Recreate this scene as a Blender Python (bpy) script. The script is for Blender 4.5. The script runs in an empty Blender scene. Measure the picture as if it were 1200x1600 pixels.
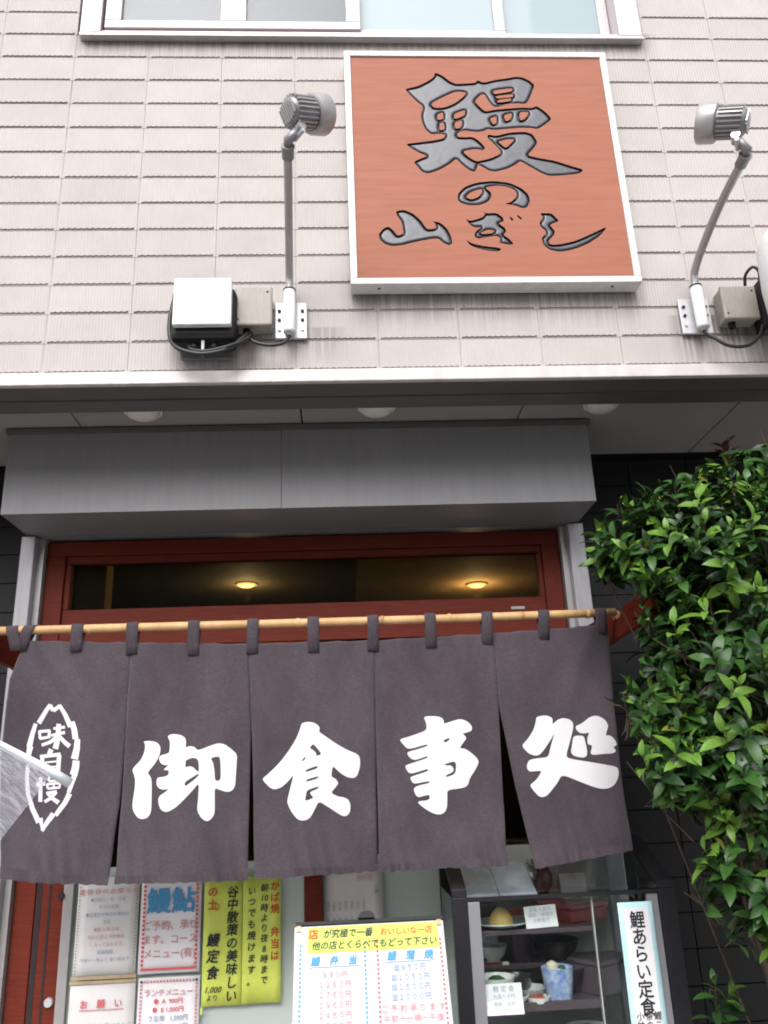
import bpy, bmesh, math, random
import numpy as np
from mathutils import Vector, Matrix
random.seed(7)
SC = bpy.context.scene
COL = SC.collection

# ------------------------------------------------------------------ camera
CAM = Vector((0, 0, 1.55))
F_PX = 1269.16                      # focal length in pixels of a 1200 x 1600 frame
PITCH, ROLL, YAW = 0.32404, -0.041182, 0.055921
FW = Vector((math.sin(YAW)*math.cos(PITCH), math.cos(YAW)*math.cos(PITCH), math.sin(PITCH)))
_r0 = Vector((math.cos(YAW), -math.sin(YAW), 0)); _u0 = _r0.cross(FW)
RT = _r0*math.cos(ROLL) + _u0*math.sin(ROLL)
UP = -_r0*math.sin(ROLL) + _u0*math.cos(ROLL)
cam = bpy.data.cameras.new('camera'); camo = bpy.data.objects.new('camera', cam); COL.objects.link(camo)
m = Matrix((RT, UP, -FW)).transposed().to_4x4(); m.translation = CAM
camo.matrix_world = m
cam.sensor_fit = 'VERTICAL'; cam.sensor_height = 24; cam.lens = 24*F_PX/1600
cam.clip_start = 0.02; cam.clip_end = 500
SC.camera = camo

# ------------------------------------------------------------------ sky, sun, exposure (overcast, rain)
w = bpy.data.worlds.new('World'); SC.world = w; w.use_nodes = True
nt = w.node_tree; bg = nt.nodes['Background']
sky = nt.nodes.new('ShaderNodeTexSky'); sky.sky_type = 'NISHITA'; sky.sun_disc = False
SUN_EL, SUN_AZ = math.radians(44), math.radians(193)     # azimuth clockwise from +Y
sky.sun_elevation = SUN_EL; sky.sun_rotation = SUN_AZ
sky.air_density = 1.0; sky.dust_density = 4.0; sky.ozone_density = 1.0
hs = nt.nodes.new('ShaderNodeHueSaturation'); hs.inputs['Saturation'].default_value = 0.22
nt.links.new(sky.outputs[0], hs.inputs['Color']); nt.links.new(hs.outputs[0], bg.inputs[0])
bg.inputs[1].default_value = 0.15
sl = bpy.data.lights.new('sun', 'SUN'); sl.energy = 0.95; sl.angle = math.radians(44); sl.color = (1, .985, .97)
so = bpy.data.objects.new('sun', sl); COL.objects.link(so)
sd = Vector((math.sin(SUN_AZ)*math.cos(SUN_EL), math.cos(SUN_AZ)*math.cos(SUN_EL), math.sin(SUN_EL)))
so.rotation_euler = sd.to_track_quat('Z', 'Y').to_euler(); so.location = (0, -3, 8)
SC.view_settings.view_transform = 'Standard'; SC.view_settings.look = 'None'
SC.view_settings.gamma = 1; SC.view_settings.use_curve_mapping = False
SC.view_settings.exposure = 1.0
SC.cycles.filter_width = 1.9          # a soft lens

# ------------------------------------------------------------------ helpers
def ray(u, v): return FW + RT*((u-600)/F_PX) - UP*((v-800)/F_PX)
def at(u, v, Y):
    d = ray(u, v); return CAM + d*(Y/d.y)
def atX(u, v, X):
    d = ray(u, v); return CAM + d*(X/d.x)

def mat(name, col, rough=.6, metal=0, var=0, vscale=8, bump=0, bscale=60, stretch=None, col2=None,
        emit=None, estr=0, spec=.5, coat=0, trans=0, alpha=1, sheen=0, grain=0, gscale=200, gstretch=(1, 1, 1)):
    M = bpy.data.materials.new(name); M.use_nodes = True
    t = M.node_tree; p = t.nodes['Principled BSDF']
    p.inputs['Base Color'].default_value = (*col, 1); p.inputs['Roughness'].default_value = rough
    p.inputs['Metallic'].default_value = metal; p.inputs['Specular IOR Level'].default_value = spec
    p.inputs['Coat Weight'].default_value = coat; p.inputs['Transmission Weight'].default_value = trans
    p.inputs['Alpha'].default_value = alpha; p.inputs['Sheen Weight'].default_value = sheen
    g = None
    if var or bump:
        g = t.nodes.new('ShaderNodeNewGeometry'); mp = t.nodes.new('ShaderNodeMapping')
        t.links.new(g.outputs['Position'], mp.inputs[0])
        if stretch: mp.inputs['Scale'].default_value = stretch
    if var:
        n = t.nodes.new('ShaderNodeTexNoise'); n.inputs['Scale'].default_value = vscale; n.inputs['Detail'].default_value = 6
        n.inputs['Roughness'].default_value = .65
        t.links.new(mp.outputs[0], n.inputs['Vector'])
        r = t.nodes.new('ShaderNodeValToRGB')
        c2 = col2 or tuple(c*(1-var) for c in col)
        r.color_ramp.elements[0].position = .3; r.color_ramp.elements[1].position = .7
        r.color_ramp.elements[0].color = (*c2, 1); r.color_ramp.elements[1].color = (*(min(1, c*(1+var*.4)) for c in col), 1)
        t.links.new(n.outputs['Fac'], r.inputs[0]); t.links.new(r.outputs[0], p.inputs['Base Color'])
    if bump:
        n2 = t.nodes.new('ShaderNodeTexNoise'); n2.inputs['Scale'].default_value = bscale; n2.inputs['Detail'].default_value = 4
        t.links.new(mp.outputs[0], n2.inputs['Vector'])
        b = t.nodes.new('ShaderNodeBump'); b.inputs['Strength'].default_value = bump; b.inputs['Distance'].default_value = .002
        t.links.new(n2.outputs['Fac'], b.inputs['Height']); t.links.new(b.outputs[0], p.inputs['Normal'])
    if grain:                       # fine speckle or weave in the colour
        g2 = t.nodes.new('ShaderNodeNewGeometry'); mp2 = t.nodes.new('ShaderNodeMapping'); mp2.inputs['Scale'].default_value = gstretch
        n3 = t.nodes.new('ShaderNodeTexNoise'); n3.inputs['Scale'].default_value = gscale; n3.inputs['Detail'].default_value = 2
        mr = t.nodes.new('ShaderNodeMapRange'); mr.inputs[1].default_value = .3; mr.inputs[2].default_value = .7
        mr.inputs[3].default_value = 1-grain; mr.inputs[4].default_value = 1+grain
        hv = t.nodes.new('ShaderNodeHueSaturation')
        t.links.new(g2.outputs['Position'], mp2.inputs[0]); t.links.new(mp2.outputs[0], n3.inputs['Vector']); t.links.new(n3.outputs['Fac'], mr.inputs[0])
        t.links.new(mr.outputs[0], hv.inputs['Value'])
        bc = p.inputs['Base Color']
        if bc.links: t.links.new(bc.links[0].from_socket, hv.inputs['Color'])
        else: hv.inputs['Color'].default_value = bc.default_value
        t.links.new(hv.outputs[0], bc)
    if emit:
        p.inputs['Emission Color'].default_value = (*emit, 1); p.inputs['Emission Strength'].default_value = estr
    return M

def glass_mat(name, tint=(1, 1, 1), refl=1.0, rough=.0, haze=0, hazecol=(.8, .8, .8)):
    """thin pane: clear straight through, mirror by fresnel, optional milky film"""
    M = bpy.data.materials.new(name); M.use_nodes = True
    t = M.node_tree; t.nodes.clear()
    o = t.nodes.new('ShaderNodeOutputMaterial'); tr = t.nodes.new('ShaderNodeBsdfTransparent')
    tr.inputs[0].default_value = (*tint, 1)
    gl = t.nodes.new('ShaderNodeBsdfGlossy'); gl.inputs['Roughness'].default_value = rough
    fr = t.nodes.new('ShaderNodeFresnel'); ge = t.nodes.new('ShaderNodeNewGeometry'); mi = t.nodes.new('ShaderNodeMapRange')
    mi.inputs[3].default_value = 1.5; mi.inputs[4].default_value = 1/1.5      # same fresnel on the pane's inner face
    t.links.new(ge.outputs['Backfacing'], mi.inputs[0]); t.links.new(mi.outputs[0], fr.inputs[0])
    mm = t.nodes.new('ShaderNodeMath'); mm.operation = 'MULTIPLY'; mm.inputs[1].default_value = refl
    t.links.new(fr.outputs[0], mm.inputs[0])
    base = tr
    if haze:
        df = t.nodes.new('ShaderNodeBsdfDiffuse'); df.inputs[0].default_value = (*hazecol, 1)
        mh = t.nodes.new('ShaderNodeMixShader'); mh.inputs[0].default_value = haze
        t.links.new(tr.outputs[0], mh.inputs[1]); t.links.new(df.outputs[0], mh.inputs[2]); base = mh
    mx = t.nodes.new('ShaderNodeMixShader')
    t.links.new(mm.outputs[0], mx.inputs[0]); t.links.new(base.outputs[0], mx.inputs[1]); t.links.new(gl.outputs[0], mx.inputs[2])
    t.links.new(mx.outputs[0], o.inputs[0])
    return M

def tag(o, label=None, cat=None, group=None, kind=None):
    for k, v in (('label', label), ('category', cat), ('group', group), ('kind', kind)):
        if v: o[k] = v
    return o
def setpar(o, parent):
    if parent is not None:
        o.parent = parent; o.matrix_parent_inverse = Matrix.Translation(-WLOC.get(parent.name, Vector((0, 0, 0))))
WLOC = {}
def thing(name, label, cat, loc=(0, 0, 0), group=None, kind=None):
    o = bpy.data.objects.new(name, None); COL.objects.link(o); o.location = loc; o.empty_display_size = .1
    WLOC[o.name] = Vector(loc)
    return tag(o, label, cat, group, kind)
def link(name, me, parent=None, label=None):
    o = bpy.data.objects.new(name, me); COL.objects.link(o); setpar(o, parent)
    if label: o['label'] = label
    return o
def obj(name, bm, m, parent=None, smooth=False, bevel=0, label=None, keep=False):
    me = bpy.data.meshes.new(name)
    bmesh.ops.recalc_face_normals(bm, faces=bm.faces) if not keep else None
    bm.to_mesh(me); bm.free()
    for x in (m if isinstance(m, (list, tuple)) else [m]): me.materials.append(x)
    if smooth: me.polygons.foreach_set('use_smooth', [True]*len(me.polygons))
    o = link(name, me, parent, label)
    if bevel:
        b = o.modifiers.new('bevel', 'BEVEL'); b.width = bevel; b.segments = 2; b.limit_method = 'ANGLE'
    return o
def bm_box(bm, x0, x1, y0, y1, z0, z1, M=None):
    vs = [Vector((x, y, z)) for z in (z0, z1) for x, y in ((x0, y0), (x1, y0), (x1, y1), (x0, y1))]
    vs = [bm.verts.new(M @ v if M else v) for v in vs]
    for f in ((3, 2, 1, 0), (4, 5, 6, 7), (0, 1, 5, 4), (1, 2, 6, 5), (2, 3, 7, 6), (3, 0, 4, 7)):
        bm.faces.new([vs[i] for i in f])
    return bm
def box(name, x0, x1, y0, y1, z0, z1, m, parent=None, bevel=0, M=None, label=None):
    return obj(name, bm_box(bmesh.new(), x0, x1, y0, y1, z0, z1, M), m, parent, bevel=bevel, label=label)
def boxes(name, L, m, parent=None, bevel=0):
    bm = bmesh.new()
    for b in L: bm_box(bm, *b)
    return obj(name, bm, m, parent, bevel=bevel)
def bm_tube(bm, pts, rad, n=10, cap=True):
    pts = [Vector(p) for p in pts]; rings = []
    rads = rad if isinstance(rad, (list, tuple)) else [rad]*len(pts)
    ref = None
    for i, p in enumerate(pts):
        d = (pts[min(i+1, len(pts)-1)] - pts[max(i-1, 0)]).normalized()
        if ref is None:
            ref = d.orthogonal().normalized()
        ref = (ref - d*ref.dot(d)).normalized(); b = d.cross(ref)
        rings.append([bm.verts.new(p + (ref*math.cos(a) + b*math.sin(a))*rads[i]) for a in [2*math.pi*k/n for k in range(n)]])
    for a, b in zip(rings, rings[1:]):
        for k in range(n): bm.faces.new((a[k], a[(k+1) % n], b[(k+1) % n], b[k]))
    if cap:
        bm.faces.new(rings[0][::-1]); bm.faces.new(rings[-1])
    return bm
def tube(name, pts, rad, m, parent=None, n=10, label=None):
    return obj(name, bm_tube(bmesh.new(), pts, rad, n), m, parent, smooth=True, label=label)
def bm_lathe(bm, prof, M, n=24):
    rings = []
    for r, h in prof:
        if r < 1e-5: rings.append([bm.verts.new(M @ Vector((0, 0, h)))])
        else: rings.append([bm.verts.new(M @ Vector((r*math.cos(2*math.pi*k/n), r*math.sin(2*math.pi*k/n), h))) for k in range(n)])
    for a, b in zip(rings, rings[1:]):
        for k in range(n):
            if len(a) == 1 and len(b) == 1: continue
            if len(a) == 1: bm.faces.new((a[0], b[(k+1) % n], b[k]))
            elif len(b) == 1: bm.faces.new((a[k], a[(k+1) % n], b[0]))
            else: bm.faces.new((a[k], a[(k+1) % n], b[(k+1) % n], b[k]))
    return bm
def lathe(name, prof, loc, m, parent=None, n=24, axis=None, label=None, smooth=True):
    M = Matrix.Translation(Vector(loc))
    if axis is not None: M = M @ Vector(axis).to_track_quat('Z', 'Y').to_matrix().to_4x4()
    o = obj(name, bm_lathe(bmesh.new(), prof, M, n), m, parent, smooth=smooth, label=label)
    if smooth:
        e = o.modifiers.new('edge', 'EDGE_SPLIT'); e.split_angle = math.radians(40)
    return o
def curve_pts(P, n=6):
    """smooth curve through points"""
    P = [Vector(p) for p in P]; out = []
    for i in range(len(P)-1):
        a, b, c, d = P[max(i-1, 0)], P[i], P[i+1], P[min(i+2, len(P)-1)]
        for k in range(n):
            t = k/n
            out.append(.5*((2*b) + (c-a)*t + (2*a-5*b+4*c-d)*t*t + (3*b-a-3*c+d)*t**3))
    return out + [P[-1]]
def chaikin(P, it=2, q=.2):
    P = [Vector(p) for p in P]
    for _ in range(it):
        Q = []
        for a, b in zip(P, P[1:]+P[:1]): Q += [a.lerp(b, q), a.lerp(b, 1-q)]
        P = Q
    return P
def fill2d(loops, extrude=0, bevel=0, offset=0):
    """closed 2-D loops (outer and holes, even-odd) -> mesh in x,y"""
    cu = bpy.data.curves.new('loops', 'CURVE'); cu.dimensions = '2D'; cu.fill_mode = 'BOTH' if extrude else 'FRONT'; cu.extrude = extrude
    cu.bevel_depth = bevel; cu.bevel_resolution = 2; cu.offset = offset
    for L in loops:
        s = cu.splines.new('POLY'); s.points.add(len(L)-1); s.use_cyclic_u = True
        for i, p in enumerate(L): s.points[i].co = (p[0], p[1], 0, 1)
    o = bpy.data.objects.new('loops', cu); COL.objects.link(o)
    bpy.context.view_layer.update()
    me = bpy.data.meshes.new_from_object(o.evaluated_get(bpy.context.evaluated_depsgraph_get()))
    bpy.data.objects.remove(o); bpy.data.curves.remove(cu)
    return me
TXT = {}
def text(body, size, org, ex, ey, m, parent, name='lettering', bold=.0, line=1.0, slant=0, sx=1.0, push=.0012):
    """printed text: org is the centre of the first line in the world, ex/ey the sheet's right and up"""
    cu = bpy.data.curves.new('t', 'FONT'); cu.body = body; cu.size = size; cu.align_x = 'CENTER'; cu.align_y = 'TOP_BASELINE'
    cu.space_line = line; cu.resolution_u = 2; cu.shear = slant
    o = bpy.data.objects.new('t', cu); COL.objects.link(o)
    bpy.context.view_layer.update()
    me = bpy.data.meshes.new_from_object(o.evaluated_get(bpy.context.evaluated_depsgraph_get()))
    bpy.data.objects.remove(o); bpy.data.curves.remove(cu)
    ex = Vector(ex).normalized(); ey = Vector(ey).normalized(); nrm = ex.cross(ey)
    org = Vector(org) + nrm*push
    org = org - ey*(size*.36)
    if bold:                      # heavier pen: the same strokes laid again a hair to each side
        b_ = bmesh.new()
        for k, (dx, dy) in enumerate(((0, 0), (bold, 0), (-bold, 0), (0, bold), (0, -bold))):
            n0 = len(b_.verts); b_.from_mesh(me); b_.verts.ensure_lookup_table()
            for v in b_.verts[n0:]: v.co = org + ex*((v.co.x+dx*size)*sx) + ey*(v.co.y+dy*size) + nrm*(k*.00012)
        b_.to_mesh(me); b_.free()
    else:
        for v in me.vertices: c = v.co.copy(); v.co = org + ex*(c.x*sx) + ey*c.y
    me.materials.clear(); me.materials.append(m)
    return link(name, me, parent)
EX, EZ = Vector((1, 0, 0)), Vector((0, 0, 1))
def vtext(body, *a, **k): return text('\n'.join(body), *a, **k)

# ------------------------------------------------------------------ materials
def siding_mat():
    M = mat('siding', (.435, .402, .39), .8, spec=.3, var=.07, vscale=9)
    t = M.node_tree; p = t.nodes['Principled BSDF']; g = t.nodes.new('ShaderNodeNewGeometry')
    sp = t.nodes.new('ShaderNodeSeparateXYZ'); t.links.new(g.outputs['Position'], sp.inputs[0])
    # fine vertical reeding + grain as relief
    wv = t.nodes.new('ShaderNodeTexWave'); wv.wave_type = 'BANDS'; wv.bands_direction = 'X'
    wv.inputs['Scale'].default_value = 32; wv.inputs['Distortion'].default_value = .5; wv.inputs['Detail'].default_value = 1
    t.links.new(g.outputs['Position'], wv.inputs['Vector'])
    ns = t.nodes.new('ShaderNodeTexNoise'); ns.inputs['Scale'].default_value = 170; ns.inputs['Detail'].default_value = 3
    t.links.new(g.outputs['Position'], ns.inputs['Vector'])
    ad = t.nodes.new('ShaderNodeMath'); ad.operation = 'MULTIPLY_ADD'; ad.inputs[1].default_value = .9
    t.links.new(ns.outputs['Fac'], ad.inputs[0]); t.links.new(wv.outputs['Fac'], ad.inputs[2])
    b = t.nodes.new('ShaderNodeBump'); b.inputs['Strength'].default_value = .38; b.inputs['Distance'].default_value = .0016
    t.links.new(ad.outputs[0], b.inputs['Height']); t.links.new(b.outputs[0], p.inputs['Normal'])
    # rain streak stains below the fittings
    mp = t.nodes.new('ShaderNodeMapping'); mp.inputs['Scale'].default_value = (85, 1, 2.2)
    t.links.new(g.outputs['Position'], mp.inputs[0])
    st = t.nodes.new('ShaderNodeTexNoise'); st.inputs['Scale'].default_value = 1; st.inputs['Detail'].default_value = 3
    t.links.new(mp.outputs[0], st.inputs['Vector'])
    def mth(op, a, bb=None, c=None, clamp=False):
        n = t.nodes.new('ShaderNodeMath'); n.operation = op; n.use_clamp = clamp
        for i, x in enumerate((a, bb, c)):
            if x is None: continue
            if isinstance(x, (int, float)): n.inputs[i].default_value = x
            else: t.links.new(x, n.inputs[i])
        return n.outputs[0]
    def ramp(src, a, bb): # 0 at a, 1 at bb
        n = t.nodes.new('ShaderNodeMapRange'); n.interpolation_type = 'SMOOTHSTEP'
        n.inputs[1].default_value = a; n.inputs[2].default_value = bb; t.links.new(src, n.inputs[0]); return n.outputs[0]
    tot = None
    for x0, x1, zt, zl, k in ((.04, 1.0, 3.1, .24, .62), (-.52, -.24, 2.91, .17, .95), (-.24, .02, 2.9, .14, .4), (1.08, 1.7, 2.93, .22, .8), (-.92, 1.2, 4.13, .14, .5)):
        q = mth('MULTIPLY', ramp(sp.outputs[0], x0-.03, x0+.05), ramp(sp.outputs[0], x1+.03, x1-.05))
        q = mth('MULTIPLY', q, ramp(sp.outputs[2], zt-zl, zt)); q = mth('MULTIPLY', q, ramp(sp.outputs[2], zt+.03, zt+.02))
        q = mth('MULTIPLY', q, k); tot = q if tot is None else mth('MAXIMUM', tot, q)
    fac = mth('MULTIPLY', tot, ramp(st.outputs['Fac'], .30, .62), clamp=True)
    mx = t.nodes.new('ShaderNodeMix'); mx.data_type = 'RGBA'
    src = p.inputs['Base Color'].links[0].from_socket
    t.links.new(fac, mx.inputs['Factor']); t.links.new(src, mx.inputs[6]); mx.inputs[7].default_value = (.13, .10, .095, 1)
    oi = t.nodes.new('ShaderNodeObjectInfo'); mr = t.nodes.new('ShaderNodeMapRange'); mr.inputs[3].default_value = .955; mr.inputs[4].default_value = 1.03
    hv = t.nodes.new('ShaderNodeHueSaturation'); t.links.new(oi.outputs['Random'], mr.inputs[0]); t.links.new(mr.outputs[0], hv.inputs['Value'])
    t.links.new(mx.outputs[2], hv.inputs['Color']); t.links.new(hv.outputs[0], p.inputs['Base Color'])
    return M
M_SID = siding_mat()
M_SIDB = mat('siding_back', (.30, .265, .255), .85)
M_TRIM = mat('trim_white', (.50, .46, .465), .35, grain=.1, gscale=8, gstretch=(3, 1, 1), var=.05, vscale=6)
M_ALU = mat('window_alu', (.50, .45, .465), .35, var=.04, vscale=5)
M_SIGNFR = mat('sign_frame', (.60, .59, .58), .35, grain=.08, gscale=25, var=.04)
M_LIP = mat('lip_metal', (.12, .11, .11), .5, metal=.2, var=.1)
M_SOFF = mat('soffit_board', (.24, .225, .22), .8, var=.05, vscale=3)
M_CAN = mat('canopy_metal', (.212, .207, .218), .45, grain=.03, gscale=14, gstretch=(5, 1, .4), metal=.1, var=.05, vscale=2.5, stretch=(3, 1, .8), bump=.06, bscale=9)
M_POST = mat('post_alu', (.36, .35, .38), .35, grain=.08, gscale=20, gstretch=(3, 1, .4), metal=.2, var=.05)
M_BLK = mat('black_plastic', (.010, .010, .011), .55, spec=.25)
M_DK = mat('dark_metal', (.022, .020, .022), .55, spec=.25)
M_RED = mat('redwood_alu', (.135, .024, .014), .55, spec=.12, var=.3, vscale=10, stretch=(1, 1, 12))
M_BRKT = mat('red_bracket', (.15, .02, .009), .6, spec=.2, var=.25, vscale=12, stretch=(1, .3, 6))
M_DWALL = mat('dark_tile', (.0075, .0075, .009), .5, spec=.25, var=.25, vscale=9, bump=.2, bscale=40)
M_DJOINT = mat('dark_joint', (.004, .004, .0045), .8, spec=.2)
M_STEEL = mat('grey_steel', (.40, .38, .385), .38, metal=.4, var=.12, vscale=20)
M_STEELD = mat('lamp_rear', (.24, .235, .25), .42, metal=.4, var=.12, vscale=30)
M_WPAINT = mat('white_paint', (.70, .70, .71), .35, var=.08, vscale=12, grain=.08, gscale=30, gstretch=(3, 1, .5))
M_GALV = mat('galvanised_plate', (.50, .50, .52), .4, metal=.25, var=.1, vscale=30)
M_CREAM = mat('cream_box', (.29, .265, .235), .55, grain=.1, gscale=40, gstretch=(3, 1, .5), var=.06, vscale=15)
M_RUB = mat('black_cable', (.012, .012, .013), .45)
M_LENS = mat('lamp_lens', (.5, .5, .5), .1, spec=.8)
M_DOME = mat('opal_dome', (.62, .58, .55), .35)
M_WOOD = mat('sign_wood', (.325, .126, .083), .6, grain=.05, gscale=6, gstretch=(.6, 1, 9), spec=.15, var=.12, vscale=5, stretch=(1.2, 1, 14), bump=.12, bscale=30)
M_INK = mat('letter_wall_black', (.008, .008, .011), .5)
M_LETT = mat('letter_grey', (.062, .065, .082), .3, spec=.45, var=.2, vscale=25, bump=.5, bscale=35)
M_BAM = mat('bamboo', (.50, .32, .16), .45, spec=.3, var=.3, vscale=7, stretch=(2.5, 1, 1), col2=(.40, .225, .095))
M_BNODE = mat('bamboo_node', (.33, .175, .07), .5)
M_CLOTH = mat('noren_cloth', (.066, .0535, .0635), .95, grain=.13, gscale=170, gstretch=(.6, 1, 1.4), spec=.2, var=.32, vscale=7, stretch=(1, 1, .5), bump=.9, bscale=330, sheen=.15)
M_TAB = mat('noren_tab', (.066, .0535, .0635), .95, grain=.13, gscale=150, spec=.2, var=.2, vscale=9, bump=.5, bscale=400)
M_PRINT = mat('noren_print', (.60, .585, .605), .9, var=.03, vscale=30, bump=.3, bscale=420)
M_PAPER = mat('paper', (.78, .76, .79), .7, var=.04, vscale=6)
M_PAPERW = mat('paper_aged', (.66, .64, .64), .7, var=.1, vscale=6)
M_TAPE = mat('old_tape', (.46, .35, .22), .5, var=.3, vscale=20)
M_YEL = mat('yellow_paper', (.66, .76, .14), .7, var=.12, vscale=9, col2=(.56, .62, .09))
M_YELH = mat('yellow_heading', (.46, .53, .11), .7, var=.12, vscale=9)
M_TRED = mat('ink_red', (.62, .10, .11), .7)
M_TPINK = mat('ink_faded_red', (.58, .26, .28), .7)
M_TORG = mat('ink_orange', (.52, .075, .015), .7)
M_TBLU = mat('ink_blue', (.06, .27, .50), .7)
M_TNAV = mat('ink_grey_blue', (.26, .32, .42), .7)
M_TBLK = mat('ink_black', (.012, .016, .02), .7)
M_TGRY = mat('ink_grey', (.30, .30, .34), .7)
M_CYAN = mat('strip_border', (.36, .62, .68), .7, var=.35, vscale=60, col2=(.55, .74, .78))
M_FROST = mat('frosted_glass', (.47, .53, .50), .3, spec=.4, var=.07, vscale=2.5)
M_GL = glass_mat('clear_glass', (.93, .96, .95), 1.0, .0)
M_GLT = glass_mat('transom_glass', (.62, .62, .56), .9, .0)
M_GLW = glass_mat('window_glass', (.9, .92, .95), .4, .02)
M_GLC = glass_mat('curtained_glass', (.9, .95, .97), .5, .03, .8, (.37, .44, .475))
M_CURT = mat('curtain', (.72, .80, .83), .9, var=.08, vscale=6, stretch=(6, 1, 1))
M_SCREEN = mat('insect_screen', (.035, .038, .047), .7, bump=.3, bscale=300)
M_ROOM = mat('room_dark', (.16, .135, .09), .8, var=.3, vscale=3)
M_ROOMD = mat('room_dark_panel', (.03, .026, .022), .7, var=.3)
M_OCHRE = mat('room_ochre', (.66, .45, .22), .8, var=.3, vscale=4)
M_LAMP = mat('warm_lamp', (1, .8, .4), .5, emit=(1, .56, .13), estr=.85)
M_LEAF = mat('leaf_mature', (.033, .094, .016), .42, spec=.35, var=.55, vscale=16)
M_LEAFL = mat('leaf_young', (.098, .20, .025), .42, spec=.35, var=.3, vscale=16)
M_LEAFD = mat('leaf_old', (.015, .046, .012), .38, spec=.4, var=.5, vscale=20)
M_LEAFY = mat('leaf_yellowing', (.20, .20, .03), .5, spec=.3, var=.4, vscale=40)
M_BARK = mat('bark', (.075, .05, .035), .85, var=.4, vscale=30)
M_SHOOT = mat('red_shoot', (.07, .025, .015), .5)
M_PAVE = mat('wet_pavement', (.44, .425, .41), .4, var=.3, vscale=4, bump=.4, bscale=60)
M_ASPH = mat('wet_asphalt', (.11, .11, .112), .3, var=.3, vscale=6, bump=.6, bscale=120)
M_KERB = mat('kerb_stone', (.26, .25, .24), .7, var=.2)
for Mx in (M_LEAF, M_LEAFL):       # light passes through a leaf
    Mx.node_tree.nodes['Principled BSDF'].inputs['Subsurface Weight'].default_value = 0
YF, YC, YD, YN = 2.25, 2.61, 2.92, 2.5
ZL, ZS, ZB = 2.73, 2.762, 2.45
#SETTING
# ------------------------------------------------------------------ ground
def ground(name, x0, x1, y0, y1, z, m):
    bm = bmesh.new(); vs = [bm.verts.new(p) for p in ((x0, y0, z), (x1, y0, z), (x1, y1, z), (x0, y1, z))]; bm.faces.new(vs)
    return tag(obj(name, bm, m, keep=True), kind='structure')
ground('ground', -200, 200, -200, 200, -.13, M_ASPH)
bm = bm_box(bmesh.new(), -30, 30, .35, 14, -.125, 0); tag(obj('pavement', bm, M_PAVE), kind='structure')
bm = bm_box(bmesh.new(), -30, 30, .2, .345, -.125, .003); tag(obj('kerb', bm, M_KERB, bevel=.012), kind='structure')
bm = bm_box(bmesh.new(), -30, 30, -14, -6, -.125, 0); tag(obj('pavement', bm, M_PAVE), kind='structure')

# ------------------------------------------------------------------ restaurant building
B = thing('restaurant_building', 'restaurant front with pale ribbed siding upstairs over a dark recessed entrance', 'building', (0, 2.9, 0))
upper = boxes('upper_wall', [(-6, -.9, YF, 2.42, ZL+.002, 7), (1.16, 6, YF, 2.42, ZL+.002, 7), (-.898, 1.158, YF, 2.42, ZL+.002, 4.10), (-.898, 1.158, YF, 2.42, 5.35, 7)], M_SIDB, B)
# siding tiles: rows 0.1043 m, columns 0.2575 m, stack bond, dashed shadow groove under every row
TW, TH, Z0, X0 = .2575, .1043, 2.773, -.9
def tile_bm(bm, ox=0, oy=0, oz=0, teeth=13):
    g = .0004; d = .0028
    xs = []; e = .008
    zb_hi, zb_lo = .0098, .0076
    step = (TW-2*g-2*e)/teeth
    xs.append((g, 0.0)); xs.append((g+e, 0.0))
    for i in range(teeth):
        a = g+e+i*step
        if i == 0: xs.append((a+1e-4, zb_lo))
        xs += [(a+step*.55, zb_lo), (a+step*.58, zb_hi), (a+step*.97, zb_hi)]
        xs.append((a+step-1e-4, zb_lo if i < teeth-1 else zb_hi))
    xs.append((TW-g-e, 0.0)); xs.append((TW-g, 0.0))
    top = TH-.0006
    F = [(bm.verts.new((ox+x, oy-d, oz+z)), bm.verts.new((ox+x, oy-d, oz+top)), bm.verts.new((ox+x, oy+.001, oz+z)), bm.verts.new((ox+x, oy-.004, oz+top+.0004))) for x, z in xs]
    for a, b in zip(F, F[1:]):
        bm.faces.new((a[0], b[0], b[1], a[1])); bm.faces.new((a[2], b[2], b[0], a[0])); bm.faces.new((a[1], b[1], b[3], a[3]))
    bm.faces.new((F[0][0], F[0][1], F[0][3], F[0][2])); bm.faces.new((F[-1][1], F[-1][0], F[-1][2], F[-1][3]))
def in_window(cx, cz): return -.9 < cx < 1.16 and 4.129 < cz < 5.34
bm = tile_bm(tb := bmesh.new()) or tb
tile_me = bpy.data.meshes.new('siding_tile'); tb.to_mesh(tile_me); tb.free(); tile_me.materials.append(M_SID)
bs = bmesh.new()
for r in range(0, 40):
    for c in range(-13, 18):
        x, z = X0+c*TW, Z0+r*TH
        if in_window(x+TW/2, z+TH/2) or x > 5.7: continue
        if r < 17 and -3 <= c <= 11:
            o = link('siding_tile', tile_me, upper)
            o.location = (x, YF-.0005+random.uniform(-.0006, .0006), z)
        else: tile_bm(bs, x, YF-.0005, z, 4)
o = obj('siding_field', bs, M_SID, upper); o['kind'] = 'stuff'
box('drip_trim', -6, 6, YF-.022, YF-.0015, ZL-.004, Z0-.004, M_TRIM, B, bevel=.003)
boxes('overhang_lip', [(-6, 6, YF-.001, YF+.085, ZL-.001, ZL+.001), (-6, 6, YF+.09, 2.418, ZL-.005, ZL+.012)], M_LIP, B)
# soffit boards with open joints
sof = box('soffit', -6, 6, 2.4, 3.0, ZS+.012, ZS+.05, M_DJOINT, B)
sx = [-6, -4.0, -2.42, -1.65, -.888, -.128, .632, 1.392, 2.15, 2.91, 4.5, 6]
for a, b in zip(sx, sx[1:]): box('soffit_board', a+.003, b-.003, 2.419, 2.985, ZS, ZS+.011, M_SOFF, sof)
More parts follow.
